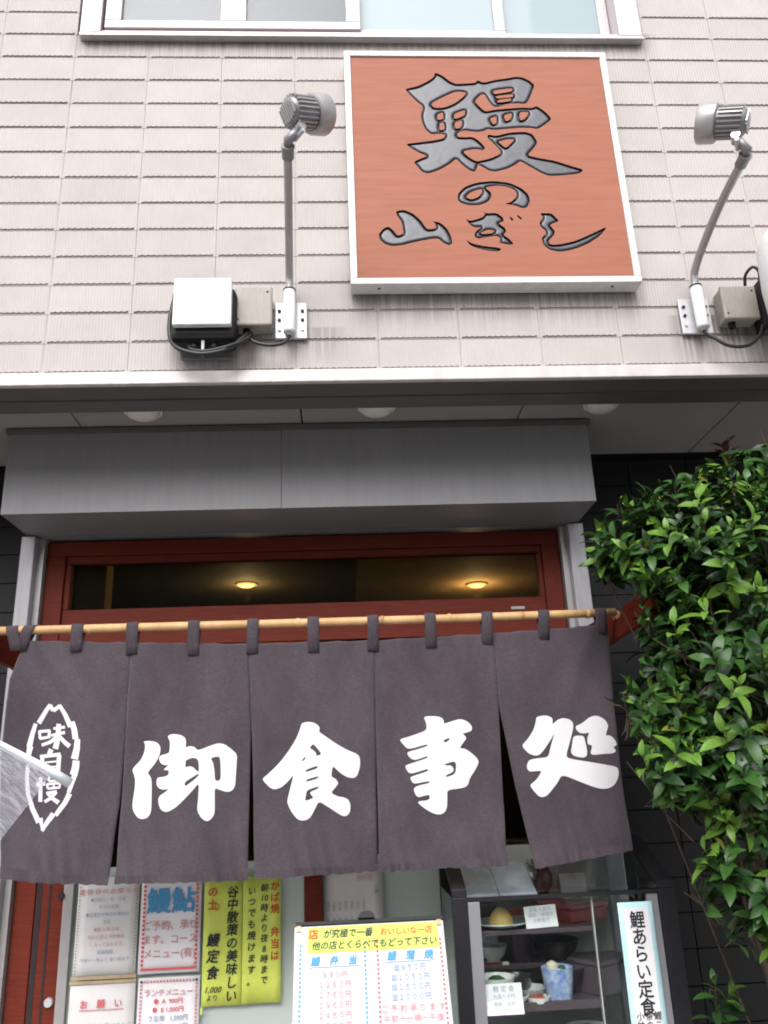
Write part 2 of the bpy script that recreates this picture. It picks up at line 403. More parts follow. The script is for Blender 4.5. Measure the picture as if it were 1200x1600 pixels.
# canopy box above the door
can = boxes('canopy', [(-1.12, .872, YC+.012, 2.93, ZB+.012, ZS-.002)], M_DK, B)
for a, b in ((-1.13, -.2012), (-.2005, .882)):
    box('fascia_panel', a, b, YC, YC+.011, ZB, ZS-.022, M_CAN, can, bevel=.0015)
box('side_panel', .8725, .8815, YC+.012, 2.93, ZB+.001, ZS-.022, M_CAN, can)
box('side_panel', -1.1295, -1.1205, YC+.012, 2.93, ZB+.001, ZS-.022, M_CAN, can)
for a, b in ((-1.12, -.2012), (-.2005, .872)):
    box('underside_panel', a, b, YC+.012, 2.865, ZB+.001, ZB+.011, M_CAN, can)
box('underside_trim', -1.10, .86, 2.869, 2.93, ZB-.004, ZB+.011, M_CAN, can)
box('top_trim', -1.14, .892, YC-.010, YC+.02, ZS-.0215, ZS-.006, M_LIP, can)
for x in (-1.08, -.78, -.48, -.24, -.16, .12, .42, .72, .84):
    lathe('rivet', [(0, -.0018), (.0035, -.001), (.004, 0)], (x, YC, ZB+.016), M_CAN, can, 8, axis=(0, 1, 0))
# posts
for xa, xb, s in ((-1.145, -1.095, 1), (.838, .897, -1)):
    p = box('post', xa, xb, 2.84, 2.95, 0, ZB-.005, M_POST, B, bevel=.004)
    xi = xb if s > 0 else xa
    box('post_channel', min(xi, xi+s*.022)+.001*(s > 0), max(xi, xi+s*.022)-.001*(s < 0), 2.875, 2.95, 0, ZB-.006, M_STEEL, p)
# dark tiled ground-floor walls on both sides
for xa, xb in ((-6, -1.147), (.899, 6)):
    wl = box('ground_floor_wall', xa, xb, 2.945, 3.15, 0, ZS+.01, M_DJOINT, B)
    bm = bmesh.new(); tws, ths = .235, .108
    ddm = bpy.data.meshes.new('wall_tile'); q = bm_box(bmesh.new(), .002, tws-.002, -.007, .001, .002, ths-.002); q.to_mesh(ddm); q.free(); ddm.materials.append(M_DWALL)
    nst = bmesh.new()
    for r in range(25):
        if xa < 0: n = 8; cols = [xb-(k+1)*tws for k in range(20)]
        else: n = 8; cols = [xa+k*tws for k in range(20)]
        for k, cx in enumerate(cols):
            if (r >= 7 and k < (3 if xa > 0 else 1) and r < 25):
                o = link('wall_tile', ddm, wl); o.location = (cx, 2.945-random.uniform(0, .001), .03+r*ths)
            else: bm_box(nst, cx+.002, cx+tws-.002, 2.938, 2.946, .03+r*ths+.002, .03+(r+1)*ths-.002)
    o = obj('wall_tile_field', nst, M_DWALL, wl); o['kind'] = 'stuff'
# upstairs window
W = tag(box('window', -.872, 1.138, 2.355, 2.39, 4.12, 5.3, M_DJOINT, B))
zw0, zw1 = 4.102, 5.32
box('frame_sill', -.886, 1.150, 2.222, 2.35, zw0, zw0+.017, M_ALU, W, bevel=.003)
box('frame_head', -.886, 1.150, 2.222, 2.35, zw1-.04, zw1, M_ALU, W, bevel=.003)
box('frame_jamb', -.884, -.812, 2.2225, 2.349, zw0+.0175, zw1-.0405, M_ALU, W, bevel=.003)
box('frame_jamb', 1.062, 1.148, 2.2225, 2.349, zw0+.0175, zw1-.0405, M_ALU, W, bevel=.003)
box('sill_drip', -.875, 1.139, 2.214, 2.24, zw0-.0065, zw0-.0005, M_STEEL, W)
box('frame_track', -.811, 1.061, 2.232, 2.345, zw0+.0175, zw0+.034, M_ALU, W, bevel=.002)
def sash(x0, x1, yb, zb, stiles, rail, d=.02):
    f = box('sash', x0, x1, yb, yb+d, zb, zb+rail, M_ALU, W, bevel=.003)
    box('sash_rail', x0, x1, yb, yb+d, zw1-.09, zw1-.042, M_ALU, W, bevel=.003)
    for a, b in stiles: box('sash_stile', a, b, yb+.0005, yb+d-.0005, zb+rail+.0005, zw1-.0905, M_ALU, W, bevel=.003)
    return f
sash(-.802, .112, 2.228, zw0+.043, [(-.802, -.745), (-.392, -.30), (.06, .112)], .036, .024)
sash(.113, .652, 2.262, zw0+.0345, [(.612, .652)], .048)
sash(.6525, 1.06, 2.29, zw0+.0345, [(1.022, 1.06)], .012)
for a, b, yy, zz in ((-.745, -.392, 2.24, .07), (-.30, .06, 2.24, .07), (.1135, .612, 2.274, .07), (.6535, 1.022, 2.30, .047)):
    box('pane', a, b, yy, yy+.004, zw0+zz, zw1-.09, M_GLW if a < .1 else M_GLC, W)
box('insect_screen', -.745, .06, 2.2545, 2.256, zw0+.06, zw1-.09, M_SCREEN, W)
for xa, xb, yy in ((.116, .61, 2.287), (.656, 1.02, 2.313)):
    bm = bmesh.new(); n = 40
    for i in range(n+1):
        x = xa+(xb-xa)*i/n; y = yy+.003*math.sin(i*1.1)+.0015*math.sin(i*2.7)
        a = bm.verts.new((x, y, zw0+.05)); b = bm.verts.new((x, y, zw1-.07))
        if i: bm.faces.new((pa, a, b, pb))
        pa, pb = a, b
    obj('curtain', bm, M_CURT, W, smooth=True)
# entrance: sliding doors with a transom
D = boxes('entrance_frame', [(-1.07, .812, 2.90, 2.97, 2.385, ZB-.012), (-1.07, -1.005, 2.901, 2.969, 0, 2.3845), (.748, .812, 2.901, 2.969, 0, 2.3845)], M_RED, B, bevel=.003)
for q in ((-1.004, .747, 2.912, 2.955, 2.358, 2.3845), (-1.004, .747, 2.912, 2.955, 2.115, 2.187), (-1.004, -.985, 2.9125, 2.9545, 2.1875, 2.3575), (.731, .747, 2.9125, 2.9545, 2.1875, 2.3575)):
    box('transom_sash', *q, M_RED, D, bevel=.003)
box('pane', -.985, .731, 2.932, 2.936, 2.1875, 2.3575, M_GLT, D, label='dark transom pane above the door')
box('door_head', -1.004, .747, 2.905, 2.968, 2.05, 2.1145, M_RED, D, bevel=.002)
box('maker_plate', .615, .665, 2.9095, 2.9115, 2.142, 2.152, M_STEEL, D)
def door(xa, xb, yb, stl, str_):
    for q in ((xa, xa+stl, yb, yb+.035, .01, 2.049), (xb-str_, xb, yb, yb+.035, .01, 2.049)): d = box('door_stile', *q, M_RED, D, bevel=.003)
    for q in ((xa+stl+.0005, xb-str_-.0005, yb+.001, yb+.034, 1.97, 2.048), (xa+stl+.0005, xb-str_-.0005, yb+.001, yb+.034, .012, .18)): box('door_rail', *q, M_RED, D, bevel=.002)
    box('pane', xa+stl, xb-str_, yb+.014, yb+.02, 1.331, 1.97, M_GLT, D); box('film_pane', xa+stl, xb-str_, yb+.014, yb+.02, .18, 1.33, M_FROST, D)
    return D
dl = door(-1.003, -.09, 2.903, .095, .058)
dr = door(-.16, .746, 2.94, .06, .07)
boxes('jamb_groove', [(-1.0, -.985, 2.9015, 2.9026, .02, 2.04), (-.962, -.955, 2.9015, 2.9026, .02, 2.04)], M_DK, dl)
boxes('pull_strip', [(-.915, -.884, 2.896, 2.9025, .02, 2.03)], M_STEEL, dl, bevel=.002)
lathe('door_lock', [(0, -.012), (.012, -.012), (.014, -.006), (.014, 0)], (-.935, 2.9025, .955), M_GALV, dl, 16, axis=(0, 1, 0))
lathe('door_lock', [(0, -.008), (.009, -.008), (.01, 0)], (-.92, 2.896, 1.255), M_DK, dl, 12, axis=(0, 1, 0))
# the room behind the transom
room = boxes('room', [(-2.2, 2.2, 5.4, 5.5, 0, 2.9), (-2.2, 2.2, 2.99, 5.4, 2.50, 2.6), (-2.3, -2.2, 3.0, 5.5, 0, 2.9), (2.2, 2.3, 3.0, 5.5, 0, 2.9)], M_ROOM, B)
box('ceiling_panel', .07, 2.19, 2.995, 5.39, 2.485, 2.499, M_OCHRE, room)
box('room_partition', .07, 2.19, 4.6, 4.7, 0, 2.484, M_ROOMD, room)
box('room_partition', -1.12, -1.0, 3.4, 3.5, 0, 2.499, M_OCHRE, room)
for px, zc, wd in ((385, 2.499, 'dark'), (745, 2.484, 'place of a glint in the ochre')):  # second lamp is added where only a faint glint shows
    d_ = ray(px, 916); P = CAM+d_*((zc-.012-CAM.z)/d_.z)
    L = thing('ceiling_lamp', 'small lit warm lamp in the %s ceiling behind the transom glass' % wd, 'lamp', (P.x, P.y, zc), 'warm lamps inside the entrance')
    lathe('glow_disc', [(0, -.016), (.03, -.014), (.043, -.006), (.045, -.002)], (P.x, P.y, zc), M_LAMP, L, 20)
    pl = bpy.data.lights.new('lamp_glow', 'POINT'); pl.energy = 1.2; pl.color = (1, .68, .34); pl.shadow_soft_size = .03
    po = bpy.data.objects.new('lamp_glow', pl); COL.objects.link(po); po.location = (P.x, P.y, zc-.07); setpar(po, L)
    lathe('trim_ring', [(.046, -.0005), (.052, -.006), (.058, -.0005)], (P.x, P.y, zc), M_STEEL, L, 20)

#FITTINGS
# ------------------------------------------------------------------ soffit lights
for k, x in enumerate((-.648, .128, .899)):
    L = thing('soffit_light', ('round white dome light in the soffit %s' % ('above the canopy end away from the tree', 'above the middle of the canopy', 'above the canopy end beside the tree')[k]), 'light', (x, 2.478, ZS), 'dome lights in the soffit')
    lathe('dome', [(.056, 0), (.056, -.008), (.05, -.017), (.035, -.025), (.015, -.029), (0, -.03)], (x, 2.478, ZS-.004), M_DOME, L, 28)
    lathe('rim', [(.062, .0035), (.063, -.004), (.057, -.004), (.057, .0035)], (x, 2.478, ZS-.004), M_WPAINT, L, 28)

# ------------------------------------------------------------------ square sign with recessed brush lettering
YS = 2.185
def pxl(S, ox, oy, s, Y): return [[(lambda P: Vector((P.x, P.z)))(at(ox+x/s, oy+y/s, Y)) for x, y in L] for L in S]
UNAGI = [[(50,155),(130,140),(200,105),(232,80),(240,52),(290,75),(330,108),(370,125),(430,122),(490,118),(505,100),(540,118),(620,98),(700,88),(745,78),(790,85),(830,105),(862,132),(840,190),(820,235),(800,250),(760,245),(690,250),(620,270),(600,262),(580,240),(545,185),(520,195),(485,232),(510,260),(550,298),(620,285),(700,278),(780,272),(845,275),(872,262),(910,285),(945,315),(968,345),(930,375),(880,408),(840,400),(770,398),(690,405),(600,412),(570,405),(545,418),(500,425),(430,415),(400,420),(375,435),(380,455),(430,458),(470,455),(500,470),(535,500),(552,525),(540,540),(490,530),(410,545),(440,575),(480,600),(505,610),(520,605),(590,590),(660,555),(600,490),(565,460),(570,440),(620,450),(700,430),(760,425),(810,425),(850,440),(880,490),(860,520),(820,565),(830,575),(900,590),(990,605),(1080,635),(1170,660),(1140,685),(1050,695),(950,700),(900,680),(830,640),(770,605),(740,630),(690,655),(620,672),(580,668),(540,645),(505,625),(500,660),(480,675),(440,655),(400,620),(370,590),(330,625),(270,660),(200,685),(160,675),(130,640),(105,612),(150,590),(195,575),(140,555),(90,525),(55,500),(130,490),(220,480),(295,465),(305,440),(260,435),(215,440),(180,410),(160,370),(150,320),(160,285),(165,265),(120,230),(80,190)],
 [(210,248),(290,205),(370,170),(440,178),(410,210),(365,245),(300,272),(235,275)],[(250,315),(290,300),(290,345),(255,350)],[(265,370),(295,365),(298,410),(268,415)],[(358,310),(432,285),(420,325),(358,345)],[(360,365),(412,350),(400,400),(365,405)],
 [(600,165),(725,150),(720,172),(605,190)],[(615,200),(728,188),(728,206),(625,217)],[(625,226),(715,213),(715,231),(630,242)],
 [(580,340),(625,325),(622,370),(600,378)],[(668,320),(722,305),(712,345),(680,360)],[(765,300),(830,300),(800,345),(770,355)],[(630,485),(690,470),(738,470),(710,500),(682,525),(655,505)]]
NO = [[(425,130),(430,100),(460,70),(520,48),(600,40),(680,48),(740,75),(775,105),(785,140),(770,170),(745,175),(715,162),(655,152),(690,145),(720,115),(715,90),(680,70),(620,62),(560,72),(590,95),(595,115),(575,145),(530,160),(480,160),(440,148)],[(465,120),(490,95),(545,78),(548,95),(530,120),(495,132)]]
YAMA = [[(120,190),(160,182),(205,200),(245,235),(275,280),(320,275),(318,250),(300,238),(340,245),(375,275),(395,315),(402,350),(385,358),(355,345),(330,322),(270,330),(200,345),(150,358),(100,362),(65,350),(40,325),(38,300),(60,275),(85,265),(110,285),(130,312),(160,300),(155,270),(150,240),(130,215)]]
GI = [[(465,225),(490,238),(550,220),(565,200),(545,188),(570,200),(620,198),(650,220),(655,240),(625,248),(665,275),(665,295),(650,305),(680,325),(705,352),(680,355),(630,345),(640,325),(620,310),(570,318),(525,325),(508,312),(515,290),(545,268),(510,270),(490,258)],[(540,295),(575,280),(610,285),(600,298),(545,303)],[(468,330),(500,350),(560,362),(620,368),(645,375),(630,388),(580,385),(520,372),(485,355)],[(680,215),(690,218),(705,235),(692,236)],[(715,208),(728,210),(748,228),(735,230)]]
SHI = [[(830,198),(890,200),(905,215),(928,238),(900,248),(880,258),(905,285),(905,305),(880,328),(875,340),(885,355),(940,352),(1010,335),(1080,305),(1168,262),(1130,310),(1070,350),(1000,378),(930,390),(880,380),(850,355),(840,320),(865,300),(860,285),(835,265),(830,245),(850,220)]]
a, b = at(537, 80, YS), at(1000, 440, YS); a2, b2 = at(548, 447, YS), at(947, 85, YS)
sx0, sx1, sz0, sz1 = (a.x+a2.x)/2, (b.x+b2.x)/2, (b.z+a2.z)/2, (a.z+b2.z)/2
S = thing('shop_sign', 'square orange wooden shop sign with grey carved brush lettering in a white frame', 'sign', ((sx0+sx1)/2, YF-.01, sz0))
fr = .022
for q in ((sx0, sx1, YS-.006, YF-.012, sz0, sz0+fr), (sx0, sx1, YS-.006, YF-.012, sz1-fr, sz1), (sx0+.0005, sx0+fr, YS-.0055, YF-.0125, sz0+fr+.0005, sz1-fr-.0005), (sx1-fr, sx1-.0005, YS-.0055, YF-.0125, sz0+fr+.0005, sz1-fr-.0005)):
    box('sign_frame', *q, M_SIGNFR, S, bevel=.002)
loops = []
for G, o_, s_ in ((UNAGI, (620, 100), 4), (NO, (580, 270), 3.158), (YAMA, (580, 270), 3.158), (GI, (580, 270), 3.158), (SHI, (580, 270), 3.158)):
    loops += [chaikin(L, 2, .18) for L in pxl(G, *o_, s_, YS)]
r = [Vector((sx0+fr, sz0+fr)), Vector((sx1-fr, sz0+fr)), Vector((sx1-fr, sz1-fr)), Vector((sx0+fr, sz1-fr))]
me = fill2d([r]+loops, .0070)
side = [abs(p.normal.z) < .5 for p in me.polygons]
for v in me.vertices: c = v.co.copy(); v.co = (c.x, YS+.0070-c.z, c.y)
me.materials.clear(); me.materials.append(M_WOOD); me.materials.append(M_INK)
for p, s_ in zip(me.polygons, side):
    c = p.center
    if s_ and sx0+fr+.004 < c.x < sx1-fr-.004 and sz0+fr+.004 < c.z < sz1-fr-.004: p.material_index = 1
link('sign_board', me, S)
# letter faces: pillow-shaped grey floor of each carved stroke
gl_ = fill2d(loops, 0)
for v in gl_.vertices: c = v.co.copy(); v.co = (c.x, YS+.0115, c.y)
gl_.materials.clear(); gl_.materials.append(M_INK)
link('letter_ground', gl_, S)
# rounded grey strokes standing in the black cuts: height follows the distance to the stroke's edge
def pillow(loops, step=.0025, inset=.0034):
    seg = np.array([(*p, *q) for L in loops for p, q in zip(L, L[1:]+L[:1])])
    A_, B_ = seg[:, :2], seg[:, 2:]; D_ = B_-A_; LL = (D_**2).sum(1)+1e-12
    lo, hi = A_.min(0)-.004, A_.max(0)+.004
    nx, ny = (np.ceil((hi-lo)/step)+1).astype(int)
    gx, gy = np.meshgrid(lo[0]+np.arange(nx)*step, lo[1]+np.arange(ny)*step)
    def sdf(P):
        out = np.empty(len(P))
        for c in range(0, len(P), 4000):
            p = P[c:c+4000, None, :]; w_ = p-A_[None]
            t_ = np.clip((w_*D_).sum(2)/LL, 0, 1)[..., None]
            d = np.sqrt(((w_-t_*D_)**2).sum(2).min(1))
            yy = p[..., 1]; cr = (A_[:, 1] > yy) != (B_[:, 1] > yy)
            xi = A_[:, 0]+(yy-A_[:, 1])*D_[:, 0]/np.where(abs(D_[:, 1]) < 1e-12, 1e-12, D_[:, 1])
            ins = ((cr & (p[..., 0] < xi)).sum(1) % 2) == 1
            out[c:c+4000] = np.where(ins, d, -d)
        return out
    P = np.stack([gx.ravel(), gy.ravel()], 1); d = sdf(P)
    keep = d > inset*.45
    F = []
    for j in range(ny-1):
        for i in range(nx-1):
            q = (j*nx+i, j*nx+i+1, (j+1)*nx+i+1, (j+1)*nx+i)
            if keep[q[0]] and keep[q[1]] and keep[q[2]] and keep[q[3]]: F.append(q)
    cnt = np.zeros(len(P), int)
    for q in F: cnt[list(q)] += 1
    rim = np.where((cnt > 0) & (cnt < 4))[0]
    e = .0006
    g = np.stack([(sdf(P[rim]+[e, 0])-sdf(P[rim]-[e, 0])), (sdf(P[rim]+[0, e])-sdf(P[rim]-[0, e]))], 1)/(2*e)
    P[rim] -= g*(d[rim]-inset)[:, None]; d[rim] = inset
    used = np.where(cnt > 0)[0]; idx = -np.ones(len(P), int); idx[used] = np.arange(len(used))
    t_ = np.clip((d[used]-inset)/.0085, 0, 1); h = .0105*np.sqrt(1-(1-t_)**2)
    me = bpy.data.meshes.new('lettering')
    me.from_pydata([(x, YS+.0112-k, z) for (x, z), k in zip(P[used], h)], [], [tuple(idx[list(q)]) for q in F])
    me.polygons.foreach_set('use_smooth', [True]*len(me.polygons)); me.update()
    return me
lt = pillow(loops); lt.materials.append(M_LETT)
link('lettering', lt, S)
box('sign_back', sx0+.004, sx1-.004, YS+.0145, YF-.0105, sz0+.004, sz1-.004, M_INK, S)
for x in (sx0+.09, sx1-.09):
    lathe('screw', [(0, -.002), (.004, -.0015), (.005, 0)], (x, YS+.02, sz0), M_DK, S, 10)

# ------------------------------------------------------------------ floodlights on bent arms
def floodlight(xb, end, aim, tw, label, px0, px1):
    root = thing('floodlight', label, 'floodlight', (xb, YF-.01, 2.94), 'floodlights aimed at the shop sign')
    zb0, zb1 = 2.876, 3.004
    pl = box('mounting_plate', px0, px1, YF-.022, YF-.0125, zb0, zb1, M_GALV, root, bevel=.002)
    for sx_ in (-1, 1):
        for zz in (2.905, 2.94, 2.972):
            xx = (px0+px1)/2+sx_*.036
            lathe('bolt', [(0, -.006), (.005, -.005), (.0055, 0)], (xx, YF-.022, zz), M_DK if zz > 2.91 else M_GALV, pl, 8, axis=(0, 1, 0))
    yb = YF-.047
    tube('clamp_sleeve', [(xb, yb, zb0+.004), (xb, yb, zb0+.012), (xb, yb, 3.03)], .0185, M_WPAINT, root, 16)
    tube('sleeve_ring', [(xb, yb, 3.029), (xb, yb, 3.034)], .0195, M_DK, root, 16)
    ap = [(yb, 2.87), (yb, 3.0), (yb, 3.05), (yb-.018, 3.085), (yb-.09, 3.118), ((yb+end.y)/2-.03, 3.16), (end.y, end.z)]
    pts = curve_pts([(xb+(end.x-xb)*(yb-y)/(yb-end.y), y, z) for y, z in ap], 6)
    tube('pole', pts, .0125, M_STEEL, root, 14)
    d = (Vector(pts[-1])-Vector(pts[-2])).normalized()
    lathe('pole_collar', [(.0125, -.035), (.017, -.03), (.017, 0), (.019, .001), (.019, .007), (0, .008)], end, M_STEELD, root, 16, axis=d)
    head = Vector(end)+Vector((tw*.055, -.012, .108)); ax = Vector(aim).normalized()
    kn = head-ax*.03+Vector((0, 0, -.055))
    yk = tube('yoke', [Vector(end)+d*.006, Vector(end)+d*.02, kn], [.012, .014, .012], M_STEELD, root, 10)
    lathe('pivot', [(0, -.018), (.013, -.017), (.013, .017), (0, .018)], kn, M_STEEL, root, 14, axis=ax.cross(EZ))
    lathe('pivot_bolt', [(0, -.024), (.006, -.023), (.006, .023), (0, .024)], kn-Vector((0, 0, .022)), M_GALV, root, 10, axis=ax.cross(EZ))
    hd = lathe('lamp_body', [(0, -.07), (.027, -.07), (.036, -.063), (.039, -.054), (.041, .010), (.046, .012), (.046, .018)], head, M_STEELD, root, 32, axis=ax)
    lathe('lens_hood', [(.046, .010), (.053, .013), (.055, .019), (.055, .058), (.052, .062), (.047, .062), (.047, .026), (.045, .026)], head, M_STEEL, root, 36, axis=ax)
    lathe('lens', [(0, .044), (.0465, .042)], head, M_LENS, root, 28, axis=ax)
    Q = Matrix.Translation(head) @ ax.to_track_quat('Z', 'Y').to_matrix().to_4x4()
    fm = bpy.data.meshes.new('cooling_fin'); q = bm_box(bmesh.new(), .0385, .0455, -.002, .002, -.058, .006); q.to_mesh(fm); q.free(); fm.materials.append(M_STEEL)
    for k in range(22):
        f = link('cooling_fin', fm, hd); f.matrix_parent_inverse = Matrix.Identity(4)
        f.matrix_local = Matrix.Translation(WLOC[root.name]*0) @ Q @ Matrix.Rotation(2*math.pi*k/22, 4, 'Z')
    rm = bpy.data.meshes.new('rear_rib'); q = bm_box(bmesh.new(), -.0025, .0025, -.028, .028, -.0735, -.0695); q.to_mesh(rm); q.free(); rm.materials.append(M_STEEL)
    for k in range(-3, 4):
        f = link('rear_rib', rm, hd); f.matrix_parent_inverse = Matrix.Identity(4)
        f.matrix_local = Q @ Matrix.Translation((k*.0088, 0, 0)) @ Matrix.Diagonal((1, math.sqrt(max(.1, 1-(k/4)**2)), 1, 1))
    return root
floodlight(-.145, Vector((-.122, 1.80, 3.215)), (.72, .5, .40), 1, 'grey floodlight on a bent arm beside a white faced control box', -.192, -.092)
floodlight(1.158, Vector((1.158, 1.80, 3.185)), (-.80, .42, .34), -1, 'grey floodlight on a bent arm beside a white wall lantern', 1.104, 1.204)

# ------------------------------------------------------------------ control and junction boxes with cables
def junction(x0, x1, z0, z1, label):
    j = thing('junction_box', label, 'junction box', ((x0+x1)/2, YF-.01, z0), 'cream junction boxes')
    box('cover', x0, x1, 2.176, 2.192, z0, z1, M_CREAM, j, bevel=.006)
    box('housing', x0+.004, x1-.004, 2.1925, YF-.0115, z0+.004, z1-.004, M_CREAM, j, bevel=.003)
    for x, z in ((x0+.012, z0+.02), (x1-.015, z1-.02)): lathe('screw', [(0, -.002), (.0035, -.001), (.004, 0)], (x, 2.176, z), M_DK, j, 8, axis=(0, 1, 0))
    lathe('cable_gland', [(.011, .006), (.011, -.012), (.006, -.016)], (x0+.035, 2.21, z0), M_BLK, j, 12)
junction(-.312, -.196, 2.893, 3.03, 'small cream junction box between white faced control box and floodlight plate')
junction(1.222, 1.338, 2.897, 3.018, 'small cream junction box beside the white wall lantern')
def control(x0, x1, z0, z1, label, body_only=False):
    c = thing('control_box', label, 'control box', ((x0+x1)/2, YF-.01, z0), 'black lamp control boxes')
    bx_ = box('housing', x0-.012, x1+.01, 2.135, 2.225, z0-.035, z1-.012, M_BLK, c, bevel=.02)
    box('cover', x0, x1, 2.112, 2.134, z0, z1, M_WPAINT, c, bevel=.004)
    for s in (-.03, .03): lathe('cable_gland', [(.012, .006), (.013, -.012), (.007, -.018)], ((x0+x1)/2+s, 2.17, z0-.035), M_DK, c, 14)
    boxes('back_bracket', [(x0+.005, x1-.01, 2.2255, YF-.0115, z0-.05, z1)], M_STEELD, c)
    tube('hanging_bolt', [((x0+x1)/2, 2.15, z0-.085), ((x0+x1)/2, 2.15, z0-.034)], .005, M_GALV, c, 8)
    return c
control(-.484, -.312, 2.858, 3.018, 'black control box with a square white face plate on pale siding')
control(1.40, 1.56, 2.87, 3.03, 'black control box tucked behind the white wall lantern')
def cable(P, label, r=.0055):
    tag(tube('cable', curve_pts(P, 8), r, M_RUB, None, 8), label, 'cable', 'black cables under the boxes')
cable([(-.44, 2.16, 2.815), (-.43, 2.15, 2.795), (-.38, 2.145, 2.788), (-.31, 2.15, 2.81), (-.27, 2.18, 2.85), (-.262, 2.21, 2.885)], 'black cable looping from control box to cream junction box')
cable([(-.50, 2.2, 3.0), (-.508, 2.19, 2.93), (-.50, 2.17, 2.85), (-.47, 2.15, 2.80), (-.40, 2.14, 2.775), (-.33, 2.15, 2.795), (-.285, 2.18, 2.85), (-.272, 2.21, 2.885)], 'black cable wrapping round under the white faced control box', .007)
cable([(-.272, 2.2, 2.872), (-.255, 2.19, 2.845), (-.21, 2.185, 2.828), (-.165, 2.187, 2.835), (-.145, YF-.047, 2.868)], 'black cable looping from junction box to floodlight sleeve by the sign')
cable([(1.158, YF-.047, 2.868), (1.17, 2.185, 2.84), (1.215, 2.175, 2.80), (1.275, 2.175, 2.80), (1.32, 2.18, 2.835), (1.345, 2.19, 2.88)], 'black cable hanging between floodlight sleeve and the lantern')
cable([(1.32, 2.2, 3.03), (1.318, 2.18, 3.06), (1.335, 2.16, 3.075), (1.352, 2.16, 3.055), (1.355, 2.18, 3.02)], 'short black cable hook above the cream box', .005)
LN = thing('wall_lantern', 'white rounded wall lantern with a black bracket on the siding', 'lantern', (1.44, YF-.01, 3.1))
Pn = at(1252, 440, 2.0)
lathe('shade', [(0, -.19), (.05, -.187), (.085, -.165), (.102, -.12), (.108, 0), (.102, .12), (.085, .165), (.05, .187), (0, .19)], Pn, M_WPAINT, LN, 40)
boxes('bracket', [(1.345, 1.365, 2.02, YF-.012, 2.87, 3.03), (1.3655, Pn.x, 2.08, 2.12, 2.94, 2.97)], M_DK, LN, bevel=.004)

#NOREN
# ------------------------------------------------------------------ brackets, bamboo rod and noren
def bracket(X, label):
    b = thing('rod_bracket', label, 'bracket', (X, 2.93, 2.0), 'red wooden rod brackets')
    bm = bmesh.new()
    prof = [(2.937, 1.90), (2.937, 2.06), (2.56, 2.05), (2.54, 2.02), (2.46, 2.02), (2.44, 2.045), (2.30, 2.045), (2.26, 2.075), (2.205, 2.08), (2.205, 1.965), (2.45, 1.965), (2.72, 1.955)]
    L = [bm.verts.new((X-.011, y, z)) for y, z in prof]; R = [bm.verts.new((X+.011, y, z)) for y, z in prof]
    bm.faces.new(L); bm.faces.new(R[::-1])
    for i in range(len(prof)): bm.faces.new((L[i], R[i], R[(i+1) % len(prof)], L[(i+1) % len(prof)]))
    obj('arm', bm, M_BRKT, b, bevel=.002)
    box('wall_plate', X-.04, X+.04, 2.928, 2.944, 1.86, 2.1, M_BRKT, b, bevel=.002)
    boxes('cheek', [(X-.014, X-.0115, 2.225, 2.42, 1.975, 1.985), (X-.014, X-.0115, 2.235, 2.40, 2.022, 2.032)], M_BRKT, b)
    return b
bracket(.872, 'red wooden bracket at the tree end of the bamboo rod')
bracket(-1.075, 'red wooden bracket at the post end of the bamboo rod')
ZR = 2.037
R_ = thing('bamboo_rod', 'yellow bamboo rod carrying the grey noren curtain', 'rod', (0, YN, ZR-.0135))
tube('rod', [(-1.22, YN, ZR+.002), (-.9, YN, ZR+.001), (-.3, YN, ZR-.001), (.3, YN, ZR-.002), (.62, YN, ZR), (.858, YN, ZR+.001)], .0132, M_BAM, R_, 16)
for k, x in enumerate((-1.0, -.775, -.46, -.14, .12, .33, .56, .77)):
    lathe('node', [(.0131, -.006), (.0146, -.0015), (.0150, .0015), (.0131, .006)], (x, YN, ZR-.001), M_BAM if k % 2 else M_BNODE, R_, 16, axis=(1, 0, 0))
tube('tie', [(.862, YN-.002, ZR+.004), (.868, YN-.016, ZR-.006), (.86, YN-.004, ZR-.016), (.852, YN+.006, ZR-.006), (.87, YN-.012, ZR-.02), (.88, YN-.014, ZR-.024)], .005, M_BAM, R_, 6)
N = thing('noren_curtain', 'grey mauve split noren curtain printed with large white brush characters', 'curtain', (0, YN, 1.33))
PANELS = [([(40,1000),(14,1060),(-2,1180),(-10,1376)], [(205,1003),(199,1125),(187,1260),(168,1383)]),
          ([(205,1003),(198,1125),(192,1260),(183,1379)], [(388,1005),(392.5,1125),(390,1250),(387,1376)]),
          ([(388,1005),(393,1125),(397,1250),(398,1372)], [(586,999),(587,1125),(588.5,1250),(591,1363)]),
          ([(586,999),(587,1125),(590,1250),(593,1363)], [(772,988),(778,1103),(784,1225),(790,1352)]),
          ([(772,988),(778.5,1100),(805,1230),(836,1357)], [(950,975),(958,1090),(970,1200),(988,1328)])]
def PW(p): q = at(p[0], p[1], YN); return q.x, q.z
PWD = [([PW(p) for p in L], [PW(p) for p in R]) for L, R in PANELS]
def edge(E_, v):
    zs = [e[1] for e in E_]; t = v*(len(E_)-1); i = min(int(t), len(E_)-2); f = t-i
    return (E_[i][0]*(1-f)+E_[i+1][0]*f, zs[i]*(1-f)+zs[i+1]*f)
